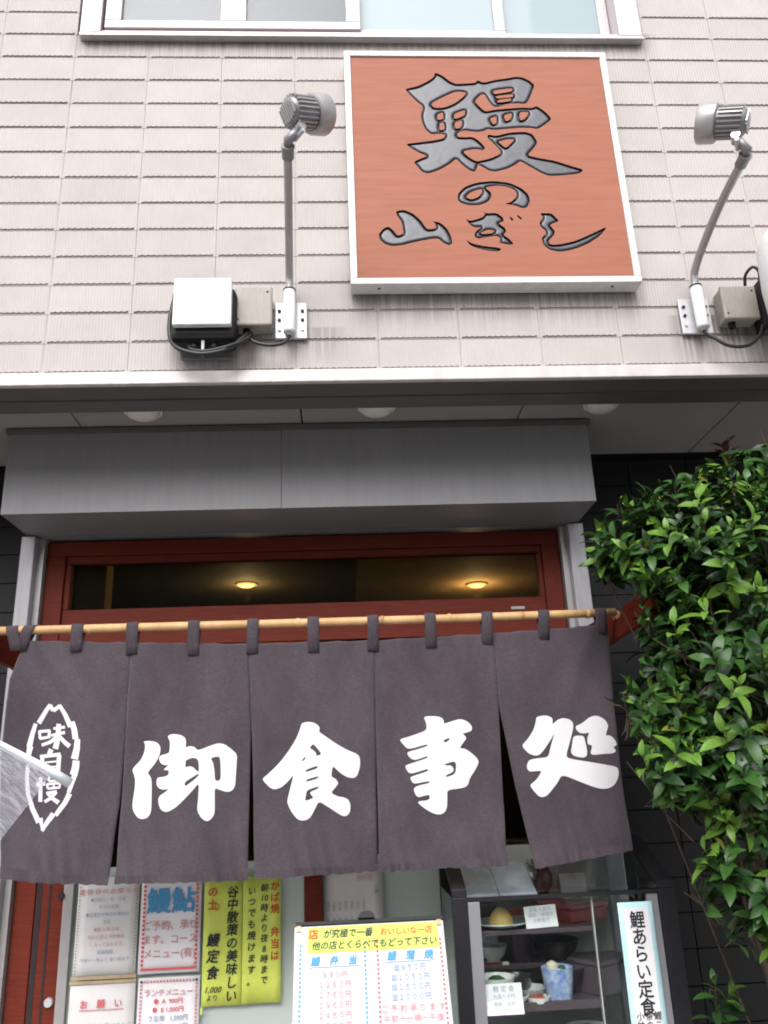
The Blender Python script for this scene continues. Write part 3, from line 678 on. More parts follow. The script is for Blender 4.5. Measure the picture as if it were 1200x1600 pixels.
def dY(X, Z, i):
    s = max(0, min(1.1, (2.0-Z)/.66))
    L, R = PWD[i]; xc = (L[2][0]+R[2][0])/2; hw = (R[2][0]-L[2][0])/2
    t = (X-xc)/hw
    y = .014*s*math.sin(X*5.1+.6) + .007*s*s*math.sin(X*17+i) + .004*math.sin(X*31+Z*9)*s
    y += -.012*s*s*(t*t)*(1 if i % 2 else -1) + .010*s*t*(-1 if i in (0, 3) else 1)
    y += .0058*max(0, s-.66)/.34*math.sin(X*88+3*math.sin(X*23+i)+Z*26) + .003*math.sin(X*13-Z*21+i)*s
    y +=   .0040*math.sin(X*68+Z*30)*max(0, 1-s*4.5)
    if i == 4: y += -.012*max(0, 1-abs((X-.78)+(2.0-Z)*.45)/.05)*max(0, 1-s*1.6)
    if i == 0: y += -.010*max(0, 1-abs((X+.93)-(2.0-Z)*.8)/.05)*max(0, 1-s*1.6)
    return y
for i in range(5):
    L, R = PWD[i]; nu, nv = 44, 76
    bm = bmesh.new(); G = []
    for b in range(nv+1):
        row = []
        for a in range(nu+1):
            u, v = a/nu, b/nv; l, r_ = edge(L, v), edge(R, v)
            x = l[0]*(1-u)+r_[0]*u; z = l[1]*(1-u)+r_[1]*u
            if v == 1: z += .0016*math.sin(x*170)*math.sin(x*37)
            if v == 0: z -= .004*math.sin(math.pi*((x*10.6+.2) % 1))
            x_ = x
            y = YN+dY(x, z, i)
            if v < .43: y += .0022*max(0, 1-min(u, 1-u)/.015)
            row.append(bm.verts.new((x_, y, z)))
        G.append(row)
    for b in range(nv):
        for a in range(nu): bm.faces.new((G[b][a], G[b][a+1], G[b+1][a+1], G[b+1][a]))
    o = obj('cloth_panel', bm, M_CLOTH, N, smooth=True); s_ = o.modifiers.new('thick', 'SOLIDIFY'); s_.thickness = .0016; s_.offset = 0
    # sewn hem along the bottom edge
    bm = bmesh.new(); prev = None; n = 90
    for a in range(n+1):
        u = a/n; l, r_ = edge(L, 1), edge(R, 1); l2, r2 = edge(L, .967), edge(R, .967)
        q = []
        for (p0, p1), oo in (((l2, r2), .0010), ((l2, r2), .0021), ((l, r_), .0021), ((l, r_), .0008)):
            x = p0[0]*(1-u)+p1[0]*u; z = p0[1]*(1-u)+p1[1]*u
            if (p0, p1) == (l, r_): z += .0016*math.sin(x*170)*math.sin(x*37) - .0008
            else: z += .0008*math.sin(x*120+2*math.sin(x*41))
            q.append(bm.verts.new((x, YN+dY(x, z, i)-oo-.0005*math.sin(x*190+4*math.sin(x*31))*(oo > .002), z)))
        if prev:
            for k in range(3): bm.faces.new((prev[k], q[k], q[k+1], prev[k+1]))
        prev = q
    obj('hem', bm, M_TAB, o)
def tab(px, pyt, wid=.035, lean=0.0):
    c = at(px, pyt, YN); prof = [(-.0042, c.z-.034), (-.0046, c.z-.008), (-.012, c.z+.006)]
    for k in range(9):
        a = math.pi*(-.02+1.04*k/8); prof.append((-.0158*math.cos(a), ZR+.0158*math.sin(a)))
    prof += [(.008, c.z+.008), (.004, c.z-.03)]
    bm = bmesh.new(); G = []
    for k, (y, z) in enumerate(prof):
        xo = lean*(z-c.z)
        G.append([bm.verts.new((c.x+xo+wid*(j-.5), YN+dY(c.x, c.z-.02, tabpanel(px))*(1 if k < 2 or k > len(prof)-2 else .0)+y, z)) for j in (0, .33, .66, 1)])
    for a, b in zip(G, G[1:]):
        for j in range(3): bm.faces.new((a[j], a[j+1], b[j+1], b[j]))
    o = obj('hanging_tab', bm, M_TAB, N, smooth=True); s_ = o.modifiers.new('thick', 'SOLIDIFY'); s_.thickness = .0022; s_.offset = 0
def tabpanel(px): return 0 if px < 205 else 1 if px < 390 else 2 if px < 588 else 3 if px < 775 else 4
for k, (px, py, ln) in enumerate(((24, 1000, -.25), (40, 999, .35), (121, 1001, .02), (207, 1005, 0), (303, 1007, .0), (395, 1004, .02), (490, 1002, 0), (583, 1000, .02), (673, 995, 0), (761, 990, .03), (849, 982, .05), (938, 973, .04))):
    tab(px, py, .035, ln)
# printed characters
GO = [[(170,190),(240,185),(310,200),(345,240),(350,285),(335,350),(290,430),(215,515),(250,560),(262,610),(262,700),(260,880),(250,940),(215,985),(165,1000),(120,985),(80,930),(60,870),(70,780),(85,680),(88,590),(75,540),(55,490),(75,455),(140,390),(175,320),(188,260),(185,215)],
 [(420,140),(450,118),(510,115),(570,130),(605,160),(612,200),(605,255),(650,238),(700,250),(730,285),(800,260),(880,228),(950,208),(1010,220),(1080,270),(1140,325),(1135,420),(1125,560),(1120,640),(1100,690),(1060,715),(1020,715),(960,695),(905,675),(905,780),(905,920),(890,970),(850,1015),(815,1020),(770,990),(735,930),(725,890),(735,780),(745,620),(680,700),(600,790),(520,870),(440,920),(395,922),(355,900),(335,850),(328,790),(345,755),(400,720),(440,685),(380,693),(340,680),(315,650),(310,600),(325,565),(390,560),(435,540),(440,490),(380,490),(415,455),(440,440),(385,438),(350,415),(333,370),(350,338),(400,325),(440,310),(445,260),(445,190),(430,160)],
 [(610,390),(660,365),(700,362),(735,380),(745,450),(740,510),(715,490),(690,462),(650,448),(605,462),(608,425)],[(605,660),(600,630),(610,610),(660,575),(715,540),(738,525),(745,540),(700,585),(650,625)],[(865,365),(920,350),(958,350),(968,420),(968,600),(908,600),(905,500),(890,410)]]
SHOKU = [[(475,70),(530,52),(600,58),(650,90),(665,120),(655,155),(720,200),(820,270),(940,340),(1065,390),(1085,440),(1085,520),(1060,600),(1040,630),(1000,640),(940,625),(870,580),(800,510),(790,570),(785,625),(830,645),(860,690),(830,735),(780,792),(850,830),(920,840),(965,865),(985,920),(980,990),(955,1030),(915,1040),(870,1020),(760,945),(655,880),(615,960),(570,1045),(530,1075),(480,1082),(430,1065),(380,1005),(345,940),(325,885),(345,800),(370,700),(395,600),(340,670),(270,735),(200,758),(150,740),(105,695),(68,648),(130,595),(240,490),(350,345),(430,210),(465,110)],
 [(595,280),(640,330),(685,390),(630,410),(625,375),(595,345),(558,325)],[(515,410),(515,445),(465,475)],[(515,555),(640,508),(645,535),(520,578)],[(525,655),(650,618),(650,640),(525,678)],[(530,765),(655,722),(650,745),(560,785),(575,815),(600,840),(565,860),(510,875),(522,820)]]
JI = [[(370,80),(400,62),(500,62),(560,75),(590,105),(590,148),(680,118),(770,92),(840,115),(885,155),(902,195),(890,230),(790,258),(825,280),(838,310),(800,360),(762,418),(820,420),(880,460),(950,520),(975,570),(940,650),(875,750),(858,820),(825,848),(740,865),(630,880),(632,980),(630,1070),(610,1120),(570,1148),(520,1150),(460,1130),(370,1075),(290,1005),(435,990),(438,928),(370,945),(310,960),(275,925),(258,860),(300,832),(436,800),(435,778),(260,812),(230,770),(220,735),(300,708),(420,668),(420,642),(250,695),(205,690),(180,650),(162,608),(250,578),(418,522),(415,500),(280,548),(235,535),(200,500),(185,460),(280,433),(412,393),(410,370),(230,422),(180,415),(140,370),(100,318),(200,290),(400,220),(400,160),(385,110)],
 [(590,325),(660,298),(650,325),(620,350),(590,350)],[(600,590),(725,555),(722,700),(615,738),(612,718),(690,680),(700,650),(685,620),(660,605),(605,608)]]
DOKORO = [[(250,140),(290,125),(360,120),(405,140),(420,165),(415,215),(470,165),(520,148),(590,160),(630,195),(630,260),(600,380),(550,555),(640,580),(800,605),(950,630),(1100,655),(1115,720),(1100,790),(1060,850),(1000,880),(920,885),(840,865),(700,810),(515,735),(470,820),(410,900),(360,955),(310,972),(270,960),(215,900),(178,845),(250,790),(310,695),(240,700),(180,705),(155,680),(150,640),(175,582),(270,565),(375,555),(395,460),(430,330),(440,300),(390,390),(330,480),(280,535),(230,538),(170,515),(130,475),(100,432),(170,355),(225,265),(245,190)],
 [(650,235),(720,205),(800,140),(860,120),(920,135),(975,175),(1000,225),(985,280),(970,330),(1010,325),(1050,350),(1085,400),(1090,430),(1050,450),(1085,490),(1050,515),(960,520),(800,535),(830,430),(780,425),(775,360),(800,295),(760,308),(700,305),(670,280)],[(630,340),(680,330),(740,335),(755,400),(772,480),(770,540),(740,560),(680,555),(625,535),(605,500),(615,440)]]
def on_cloth(me, i, name='printed_character'):
    bm = bmesh.new(); bm.from_mesh(me); bpy.data.meshes.remove(me)
    xs = [v.co.x for v in bm.verts]; ys = [v.co.y for v in bm.verts]
    for ax, lo, hi in ((0, min(xs), max(xs)), (1, min(ys), max(ys))):
        t = lo+.01
        while t < hi:
            nrm = (1, 0, 0) if ax == 0 else (0, 1, 0); co = (t, 0, 0) if ax == 0 else (0, t, 0)
            bmesh.ops.bisect_plane(bm, geom=bm.verts[:]+bm.edges[:]+bm.faces[:], plane_co=co, plane_no=nrm); t += .01
    for v in bm.verts: x, z = v.co.x, v.co.y; v.co = (x, YN+dY(x, z, i)-.0022, z)
    return obj(name, bm, M_PRINT, N, smooth=True, keep=True)
for G, o_, s_, i in ((GO, (200, 1130), 6.667, 1), (SHOKU, (400, 1120), 6.667, 2), (JI, (610, 1110), 7.059, 3), (DOKORO, (800, 1100), 6.667, 4)):
    on_cloth(fill2d([chaikin(L, 2, .2) for L in pxl(G, *o_, s_, YN)]), i)
def strokes(S_):   # separate brush strokes (polyline, start width, end width) in the crop's pixels -> mesh of filled pieces
    bm = bmesh.new()
    for P, w0, w1 in S_:
        L = fill2d(pxl([stroke_loop(P, w0, w1)], 30, 1090, 7.2727, YN)); bm.from_mesh(L); bpy.data.meshes.remove(L)
    me = bpy.data.meshes.new('s'); bm.to_mesh(me); bm.free(); return me
def stroke_loop(P, w0, w1):
    P = [Vector(p) for p in P]; A, Bq = [], []
    for k, p in enumerate(P):
        d = (P[min(k+1, len(P)-1)]-P[max(k-1, 0)]).normalized(); nn = Vector((-d.y, d.x)); w_ = (w0+(w1-w0)*k/(len(P)-1))/2
        A.append(p+nn*w_); Bq.append(p-nn*w_)
    return A+Bq[::-1]
EMB = [([(350,78),(300,150),(215,290)],42,56),([(180,295),(140,420),(105,560)],44,66),([(118,550),(100,640),(92,770)],72,44),([(90,770),(82,930),(92,1100)],46,50),([(92,1090),(140,1260),(215,1420)],50,66),([(235,1370),(262,1500)],58,30),([(348,82),(382,150)],44,44),([(382,150),(462,92)],44,44),([(455,85),(520,190),(585,330)],40,62),([(600,275),(628,360),(645,470)],62,70),([(668,470),(660,580),(632,700)],62,84),([(652,715),(645,790),(620,880)],80,90),([(640,850),(615,930),(560,1080)],64,44),([(572,1090),(520,1190),(410,1340)],62,50),([(385,1320),(320,1410),(255,1515)],60,42)]
AJI = [([(222,375),(232,470)],32,32),([(222,385),(350,375)],34,34),([(340,375),(332,455)],34,34),([(228,465),(345,445)],34,30),([(385,352),(520,335)],30,34),([(355,430),(520,395)],30,36),([(447,298),(440,450),(408,582)],54,66),([(430,440),(350,505),(250,540)],46,34),([(455,440),(510,500),(575,555)],40,54)]
JIK = [([(362,588),(330,655)],62,44),([(232,672),(470,645)],40,44),([(255,675),(275,850)],46,42),([(455,650),(440,852)],50,50),([(290,738),(440,722)],20,20),([(290,795),(440,780)],20,20),([(268,850),(448,838)],32,32)]
MAN = [([(240,905),(236,1185)],46,46),([(205,960),(200,1010)],30,30),([(280,960),(282,1000)],30,30),([(330,905),(455,895)],26,26),([(335,950),(450,940)],26,26),([(335,910),(335,950)],26,26),([(452,900),(448,945)],26,26),([(310,985),(470,970)],28,28),([(320,1035),(460,1020)],28,28),([(315,985),(322,1035)],26,26),([(462,975),(455,1025)],26,26),([(390,985),(390,1030)],22,22),([(305,1085),(425,1068)],30,34),([(420,1070),(360,1140),(285,1185)],40,36),([(320,1090),(380,1150),(445,1195)],34,52)]
for S_ in (EMB,): on_cloth(strokes(S_), 0, 'printed_emblem')
for S_ in (AJI, JIK, MAN): on_cloth(strokes(S_), 0)
#FRONT
# ------------------------------------------------------------------ papers on the door glass
YG = 2.899
def sheet(name, x0, x1, z0, z1, m, label, cat='poster', y=YG, group=None, curl=.004):
    t = thing(name, label, cat, ((x0+x1)/2, y, z0), group)
    bm = bmesh.new(); n = 6; G = []
    for b in range(n+1):
        G.append([bm.verts.new((x0+(x1-x0)*a/n, y-curl*((2*a/n-1)**2)*(.3+.7*(1-b/n)), z0+(z1-z0)*b/n)) for a in range(n+1)])
    for b in range(n):
        for a in range(n): bm.faces.new((G[b][a], G[b][a+1], G[b+1][a+1], G[b+1][a]))
    o = obj('sheet', bm, m, t, smooth=True); s = o.modifiers.new('thick', 'SOLIDIFY'); s.thickness = .0006; s.offset = 0
    t['_y'] = y-curl-.0012
    return t
def tx(t, body, size, x, z, m, **k): return text(body, size, (x, t['_y'], z), EX, EZ, m, t, push=0, **k)
def border(t, x0, x1, z0, z1, m, s=.006, gap=.011, sides='lrtb', ex=EX, ey=EZ, org=None):
    bm = bmesh.new(); pts = []
    nx, nz = int((x1-x0)/gap), int((z1-z0)/gap)
    if 't' in sides: pts += [(x0+k*(x1-x0)/nx, z1) for k in range(nx+1)]
    if 'b' in sides: pts += [(x0+k*(x1-x0)/nx, z0) for k in range(nx+1)]
    if 'l' in sides: pts += [(x0, z0+k*(z1-z0)/nz) for k in range(nz+1)]
    if 'r' in sides: pts += [(x1, z0+k*(z1-z0)/nz) for k in range(nz+1)]
    for x, z in pts:
        q = [bm.verts.new((org + ex*(x+a) + ey*(z+b)) if org is not None else (x+a, t['_y'], z+b)) for a, b in ((-s/2, -s/2), (s/2, -s/2), (s/2, s/2), (-s/2, s/2))]
        bm.faces.new(q)
    o = obj('dotted_border', bm, m, t, keep=True); o['kind'] = 'stuff'; return o
def bar(t, x0, x1, z0, z1, m, name='ruled_line'): return box(name, x0, x1, t['_y']-.0003, t['_y'], z0, z1, m, t)
A = sheet('notice', -.868, -.675, 1.018, 1.302, M_PAPERW, 'faded white notice with red and blue lines taped to the door glass', group='papers on the door glass')
tx(A, '定 休 日 の お 知 ら せ', .019, -.77, 1.262, M_TPINK, bold=.02)
for k, (s, mm) in enumerate((('●月曜日〜第一月曜', M_TNAV), ('  祝日は営業', M_TNAV), ('●月曜日が祝日の場合は', M_TNAV), ('翌日', M_TNAV), ('●昼 土曜 日曜', M_TPINK), ('祝日の昼は 予約優先', M_TPINK), ('と なっております', M_TPINK), ('営業時間', M_TNAV), ('午前十一時より 夜八時まで', M_TNAV))):
    tx(A, s, .0125, -.772, 1.238-k*.0215, mm)
border(A, -.862, -.681, 1.03, 1.295, M_TAPE, .004, .009, 'lr')
boxes('tape', [(-.872, -.672, A['_y']-.0006, A['_y']-.0003, 1.012, 1.022)], M_TAPE, A)
Bp = sheet('notice', -.668, -.477, 1.019, 1.302, M_PAPER, 'white notice with two large blue characters and a red dotted border', group='papers on the door glass')
tx(Bp, '鰻鮎', .078, -.572, 1.226, M_TBLU, bold=.03)
for k, s in enumerate(('ご予約、承り', 'ます。コース', 'メニュー(有)')): tx(Bp, s, .029, -.572, 1.155-k*.04, M_TPINK, bold=.012)
border(Bp, -.656, -.489, 1.032, 1.295, M_TRED, .008, .0125, 'lr'); bar(Bp, -.658, -.486, 1.028, 1.035, M_TRED)
Cc = sheet('notice', -.872, -.672, .62, 1.008, M_PAPERW, 'white notice with a short underlined red heading taped low on the door glass', group='papers on the door glass')
tx(Cc, 'お　願　い', .026, -.775, .945, M_TRED, bold=.015); bar(Cc, -.84, -.705, .928, .9305, M_TPINK)
for k, s in enumerate(('当店は注文を受けてから', '焼き上げますので', '少々お時間を')): tx(Cc, s, .017, -.77, .885-k*.03, M_TNAV)
boxes('tape', [(-.875, -.67, Cc['_y']-.0006, Cc['_y']-.0003, 1.0, 1.009)], M_TAPE, Cc)
Dd = sheet('notice', -.664, -.474, .62, 1.008, M_PAPER, 'white lunch menu notice with an orange red dotted border', group='papers on the door glass')
tx(Dd, 'ランチメニュー', .022, -.569, .967, M_TPINK, bold=.015)
for k, (s, mm) in enumerate((('●  A  900円', M_TRED), ('●  B 1,000円', M_TRED), ('うな丼   1,500円', M_TNAV), ('うな重   2,000円', M_TNAV), ('蒲焼定食 1,800円', M_TNAV))):
    tx(Dd, s, .0175, -.569, .943-k*.023, mm, bold=.012)
border(Dd, -.654, -.484, .63, .998, M_TPINK, .0065, .010, 'lrt')
Ya = sheet('paper_banner', -.468, -.3455, .921, 1.29, M_YEL, 'yellow paper banner reading unagi teishoku in black brush strokes', 'banner', group='yellow paper banners')
vtext('の土', .034, (-.44, Ya['_y'], 1.245), EX, EZ, M_TORG, Ya, bold=.02, line=1.1, push=0)
text('り', .026, (-.425, Ya['_y'], 1.20), EX, EZ, M_TORG, Ya, push=0)
vtext('鰻定食', .040, (-.438, Ya['_y'], 1.105), EX, EZ, M_TBLK, Ya, bold=.022, line=1.15, push=0, slant=.2)
text('1,000', .024, (-.435, Ya['_y'], .967), EX, EZ, M_TBLK, Ya, bold=.01, push=0, slant=.3)
text('より', .019, (-.435, Ya['_y'], .944), EX, EZ, M_TBLK, Ya, bold=.01, push=0)
vtext('谷中散策の美味しい', .037, (-.378, Ya['_y'], 1.243), EX, EZ, M_TBLK, Ya, bold=.02, line=1.0, push=0, slant=.15)
box('hanging_tape', -.470, -.464, Ya['_y']-.0006, Ya['_y']-.0003, .90, .9205, M_YEL, Ya)
Yb = sheet('paper_banner', -.344, -.2225, .923, 1.285, M_YEL, 'yellow paper banner with red heading and black columns beside the brown stile', 'banner', group='yellow paper banners', y=YG-.0025)
vtext('かば焼 弁当は', .030, (-.241, Yb['_y'], 1.255), EX, EZ, M_TORG, Yb, bold=.022, line=1.12, push=0)
vtext(['朝', '10']+list('時より夜8時まで'), .025, (-.276, Yb['_y'], 1.25), EX, EZ, M_TBLK, Yb, bold=.015, line=1.17, push=0, slant=.15)
vtext('いつでも焼けます。', .027, (-.316, Yb['_y'], 1.243), EX, EZ, M_TBLK, Yb, bold=.015, line=1.2, push=0, slant=.15)
Fp = sheet('notice', -.086, .108, 1.08, 1.30, M_PAPERW, 'white printed sheet with small columns of text behind the menu board', group='papers on the door glass', y=2.936)
for r in range(2):
    for c in range(7): vtext(random.sample('焼白肝重丼定食酒煮鯉洗汁吸物香', 3), .0105, (-.072+c*.0195, Fp['_y'], 1.142+r*.048), EX, EZ, M_TGRY, Fp, push=0, line=.9)
tx(Fp, '御料理', .018, .05, 1.262, M_TPINK); tx(Fp, '一\n品', .014, .088, 1.235, M_TBLK)

# ------------------------------------------------------------------ menu board on an easel, leaning back
MB_ = thing('menu_board', 'leaning white menu board with yellow heading strip and price lists', 'menu board', (.047, 2.28, 0))
bt, bl_ = at(575, 1440, 2.36), at(575, 1600, 2.25)
ey = (Vector((0, bt.y, bt.z))-Vector((0, bl_.y, bl_.z))).normalized(); nrm = EX.cross(ey)
O = Vector((.047, bt.y, bt.z))        # centre of the top edge
BM_ = Matrix((( 1, 0, 0, O.x), (0, -nrm.y, ey.y, O.y), (0, -nrm.z, ey.z, O.z), (0, 0, 0, 1)))   # local x right, y back, z up the board
def bb(name, x0, x1, y0, y1, z0, z1, m, bevel=0, parent=MB_): return box(name, x0, x1, y0, y1, z0, z1, m, parent, bevel=bevel, M=BM_)
M_BOARD = mat('board_white', (.50, .49, .52), .45, var=.05, vscale=7)
bd = bb('board', -.193, .196, 0, .012, -.62, -.004, M_BOARD, .003)
bb('top_bar', -.190, .198, -.003, .014, -.0035, .006, M_BLK, .001)
for xx in (-.188, .19): bb('corner_clip', xx-.012*(xx > 0), xx+.012*(xx < 0), -.004, -.0005, -.018, -.004, M_TAPE)
bm = bmesh.new(); n = 12
pr = [(.022*math.cos(math.pi*k/n), .018*math.sin(math.pi*k/n)) for k in range(n+1)]
f0 = [bm.verts.new(BM_ @ Vector((-.005+a, -.012, .0062+b))) for a, b in pr]; f1 = [bm.verts.new(BM_ @ Vector((-.005+a, .016, .0062+b))) for a, b in pr]
bm.faces.new(f0); bm.faces.new(f1[::-1])
for k in range(n+1): bm.faces.new((f0[k], f0[(k+1) % (n+1)], f1[(k+1) % (n+1)], f1[k]))
obj('clip', bm, M_BLK, MB_)
def brd(x, z, y=-.0012): return BM_ @ Vector((x, y, z))
bb('heading_strip', -.158, .180, -.0012, -.0006, -.071, -.008, M_YELH)
def bt_(s, size, x, z, m, y=-.0016, **k): return text(s, size, brd(x, z, y), EX, ey, m, MB_, push=0, **k)
bt_('店', .026, -.143, -.026, M_TORG, bold=.03); bt_('が究極で一番', .0225, -.055, -.026, M_TBLK, bold=.018, slant=.2, sx=.95); bt_('おいしいな一店', .0195, .096, -.027, M_TORG, bold=.015, slant=.1)
bt_('他の店とくらべてもどって下さい', .0215, .013, -.054, M_TBLK, bold=.015, slant=.2)
for sgn, x0, x1, mm in ((0, -.176, -.012, M_TBLU), (1, .020, .183, M_TRED)):
    border(MB_, x0, x1, -.60, -.052, mm, .0055, .0105, 'lr', EX, ey, brd(0, 0, -.0012))
bt_('鰻　弁　当', .0235, -.092, -.090, M_TBLU, bold=.03, slant=.2); bb('ruled_line', -.155, -.025, -.0014, -.0010, -.105, -.1035, M_TBLU)
bt_('鰻　蒲　焼', .0235, .102, -.086, M_TBLU, bold=.03, slant=.2); bb('ruled_line', .04, .168, -.0014, -.0010, -.101, -.0995, M_TBLU)
for k, s in enumerate(('９８０円', '１２６０円', '１７６０円', '１９６０円', '２４６０円', '２７００円')): bt_(s, .0175, -.09, -.122-k*.0225, M_TPINK, sx=.95, bold=.02)
for k, s in enumerate(('９５０円', '１０５０円', '１５００円', '２０００円')): bt_('■'+s, .0175, .10, -.114-k*.0222, M_TNAV, sx=.95, bold=.02)
for k, s in enumerate(('ご 予 約 承 り ま す', '午前十一時〜午後', '八時迄、年中無休')): bt_(s, .0185, .102, -.205-k*.0225, M_TPINK, bold=.012)
for s in (-.17, .172):
    tube('easel_leg', [BM_ @ Vector((s, .022, -.02)), BM_ @ Vector((s, .022, -1.19))], .011, M_DK, MB_, 8)
    tube('rear_leg', [BM_ @ Vector((s*.9, .022, -.04)), (s*.9+.047, 2.53, .0)], .009, M_DK, MB_, 8)
bb('ledge', -.2, .203, -.02, .034, -.64, -.621, M_DK)

# ------------------------------------------------------------------ food sample showcase
YA = 2.54
K = thing('food_showcase', 'black framed glass showcase with food samples in front of the door', 'showcase', (.62, 2.7, 0))
xl, xr, yb_ = .292, .94, 2.885
M_CASEF = mat('case_frame', (.016, .015, .018), .45, spec=.25, var=.2)
M_CASEA = mat('case_inner_alu', (.26, .26, .28), .35, metal=.3)
M_CASEB = mat('case_back', (.36, .37, .35), .4, var=.15, vscale=5)
M_SHELF = mat('case_shelf', (.09, .065, .08), .3, var=.3)
M_CASEC = mat('case_cabinet', (.04, .035, .036), .5)
box('cabinet', xl, xr, YA, yb_, 0, .70, M_CASEC, K, bevel=.004)
z1c, z2c, ym = 1.236, 1.345, 2.80
for a, b in ((xl, xl+.042), (xr-.05, xr)):
    box('corner_post', a, b, YA, YA+.03, .7005, z1c, M_CASEF, K, bevel=.002)
    box('rear_post', a, b, yb_-.03, yb_, .7005, z2c, M_CASEF, K, bevel=.002)
    bm = bmesh.new(); pf = [(YA, z1c+.0005), (ym, z2c+.0005), (yb_, z2c+.0005), (yb_, z2c+.02), (ym-.006, z2c+.02), (YA, z1c+.022)]
    L = [bm.verts.new((a, y, z)) for y, z in pf]; R = [bm.verts.new((b, y, z)) for y, z in pf]
    bm.faces.new(L); bm.faces.new(R[::-1])
    for i in range(6): bm.faces.new((L[i], R[i], R[(i+1) % 6], L[(i+1) % 6]))
    obj('slope_rail', bm, M_CASEF, K, bevel=.002)
box('inner_strip', xl+.0435, xl+.078, YA+.004, YA+.02, .701, z1c-.013, M_CASEA, K, bevel=.002)
box('inner_strip', xr-.084, xr-.0515, YA+.004, YA+.02, .701, z1c-.013, M_CASEA, K, bevel=.002)
box('front_rail', xl+.0425, xr-.0505, YA+.002, YA+.014, z1c-.012, z1c-.002, M_CASEF, K)
box('back_panel', xl+.005, xr-.005, yb_-.012, yb_-.004, .7005, z2c-.001, M_CASEB, K)
for xx in (xl+.001, xr-.006): box('side_glass', xx, xx+.005, YA+.031, yb_-.031, .705, z1c-.002, M_GL, K)
box('front_glass', xl+.079, .715, YA+.022, YA+.026, .702, z1c-.014, M_GL, K)
box('front_glass', .70, xr-.085, YA+.030, YA+.034, .702, z1c-.014, M_GL, K)
box('glass_edge', .697, .7005, YA+.0215, YA+.0345, .702, z1c-.014, M_CASEB, K)
bm = bmesh.new(); vs = [bm.verts.new(p) for p in ((xl+.0425, YA+.004, z1c+.006), (xr-.0505, YA+.004, z1c+.006), (xr-.0505, ym, z2c+.006), (xl+.0425, ym, z2c+.006))]; bm.faces.new(vs)
o = obj('slope_glass', bm, M_GL, K); s_ = o.modifiers.new('t', 'SOLIDIFY'); s_.thickness = .004
SH = {'top': (1.137, 2.60, 2.86), 'mid': (.952, 2.585, 2.872), 'riser': (1.022, 2.74, 2.87), 'upper': (1.212, 2.72, 2.87), 'low': (.80, 2.59, 2.872)}
for k, (z, y0, y1) in SH.items():
    box('shelf', xl+.006, (xr-.006) if k not in ('top', 'mid') else .715, y0, y1, z-.012, z, M_SHELF if k != 'upper' else M_GL, K, bevel=.001)
box('shelf_lip', xl+.0795, .713, 2.574, 2.5845, .935, .957, M_SHELF, K)
M_CER = mat('ceramic_white', (.75, .75, .73), .25, var=.1); M_CERG = mat('ceramic_grey', (.42, .45, .46), .25, var=.3, vscale=40)
M_LAQ = mat('lacquer_black', (.03, .026, .027), .2); M_LAQR = mat('lacquer_red', (.17, .022, .022), .25)
M_BLUE = mat('cup_blue', (.03, .09, .33), .25, var=.9, vscale=38, col2=(.55, .62, .72)); M_GRN = mat('food_green', (.025, .085, .035), .6, var=.4, bump=.8, bscale=150)
M_FYEL = mat('food_yellow', (.62, .42, .13), .6, var=.2, bump=.6, bscale=120); M_FRED = mat('food_red', (.60, .09, .03), .35, var=.3, vscale=60)
M_PURP = mat('cup_purple', (.05, .022, .06), .3, var=.5, vscale=30); M_FISH = mat('food_cream', (.66, .58, .44), .5, var=.2)
BOWL = lambda r, h: [(0, 0), (r*.45, 0), (r*.48, h*.12), (r*.8, h*.4), (r, h), (r*.95, h), (r*.74, h*.45), (r*.4, h*.2), (0, h*.18)]
CUP = lambda r, h: [(0, 0), (r*.78, 0), (r*.82, h*.05), (r, h), (r*.93, h), (r*.78, h*.15), (0, h*.12)]
def dome(r, h): return [(r, 0), (r*.93, h*.3), (r*.7, h*.68), (r*.4, h*.92), (0, h)]
def item(name, label, cat, px, Y, z, parts, group='food samples in the showcase'):
    X = at(px, 1480, Y).x
    t = thing(name, label, cat, (X, Y, z), group)
    for nm, pr, dz, mm, *off in parts: lathe(nm, pr, (X+(off[0] if off else 0), Y+(off[1] if len(off) > 1 else 0), z+dz), mm, t, 24)
    return t
T_, Mz, Rz, Uz = SH['top'][0], SH['mid'][0], SH['riser'][0], SH['upper'][0]
item('plate', 'blue rimmed plate with a yellow mound of rice', 'plate', 786, 2.665, T_, [('dish', [(0, 0), (.05, 0), (.085, .014), (.083, .017), (.045, .005), (0, .005)], 0, M_CERG), ('food', [(.036, 0), (.036, .014), (.026, .032), (.012, .045), (0, .048)], .006, M_FYEL)])
item('bowl', 'white bowl filled with dark green seaweed', 'bowl', 772, 2.65, Mz, [('dish', BOWL(.054, .06), 0, M_CER), ('food', dome(.034, .026), .036, M_GRN)])
item('bowl', 'small speckled grey bowl between white bowl and blue cup', 'bowl', 823, 2.64, Mz, [('dish', BOWL(.047, .03), 0, M_CERG)])
item('cup', 'blue and white patterned cup holding cream slices', 'cup', 867, 2.62, Mz, [('cup', CUP(.046, .082), 0, M_BLUE), ('food', dome(.04, .014), .066, M_CER), ('fish_slice', [(.016, 0), (.016, .022), (.004, .03), (0, .03)], .07, M_FISH, -.016, -.01), ('garnish', dome(.012, .012), .076, M_GRN, .012, -.008)])
item('dish', 'shallow dish of orange red roe in front of the speckled bowl', 'dish', 834, 2.603, Mz, [('dish', [(0, 0), (.03, 0), (.034, .014), (.031, .014), (.028, .005), (0, .005)], 0, M_CER), ('food', dome(.026, .006), .006, M_FRED)])
item('bowl', 'dark brown bowl with glinting rim behind the speckled bowl', 'bowl', 803, 2.70, Mz, [('dish', BOWL(.052, .048), 0, M_LAQ)])
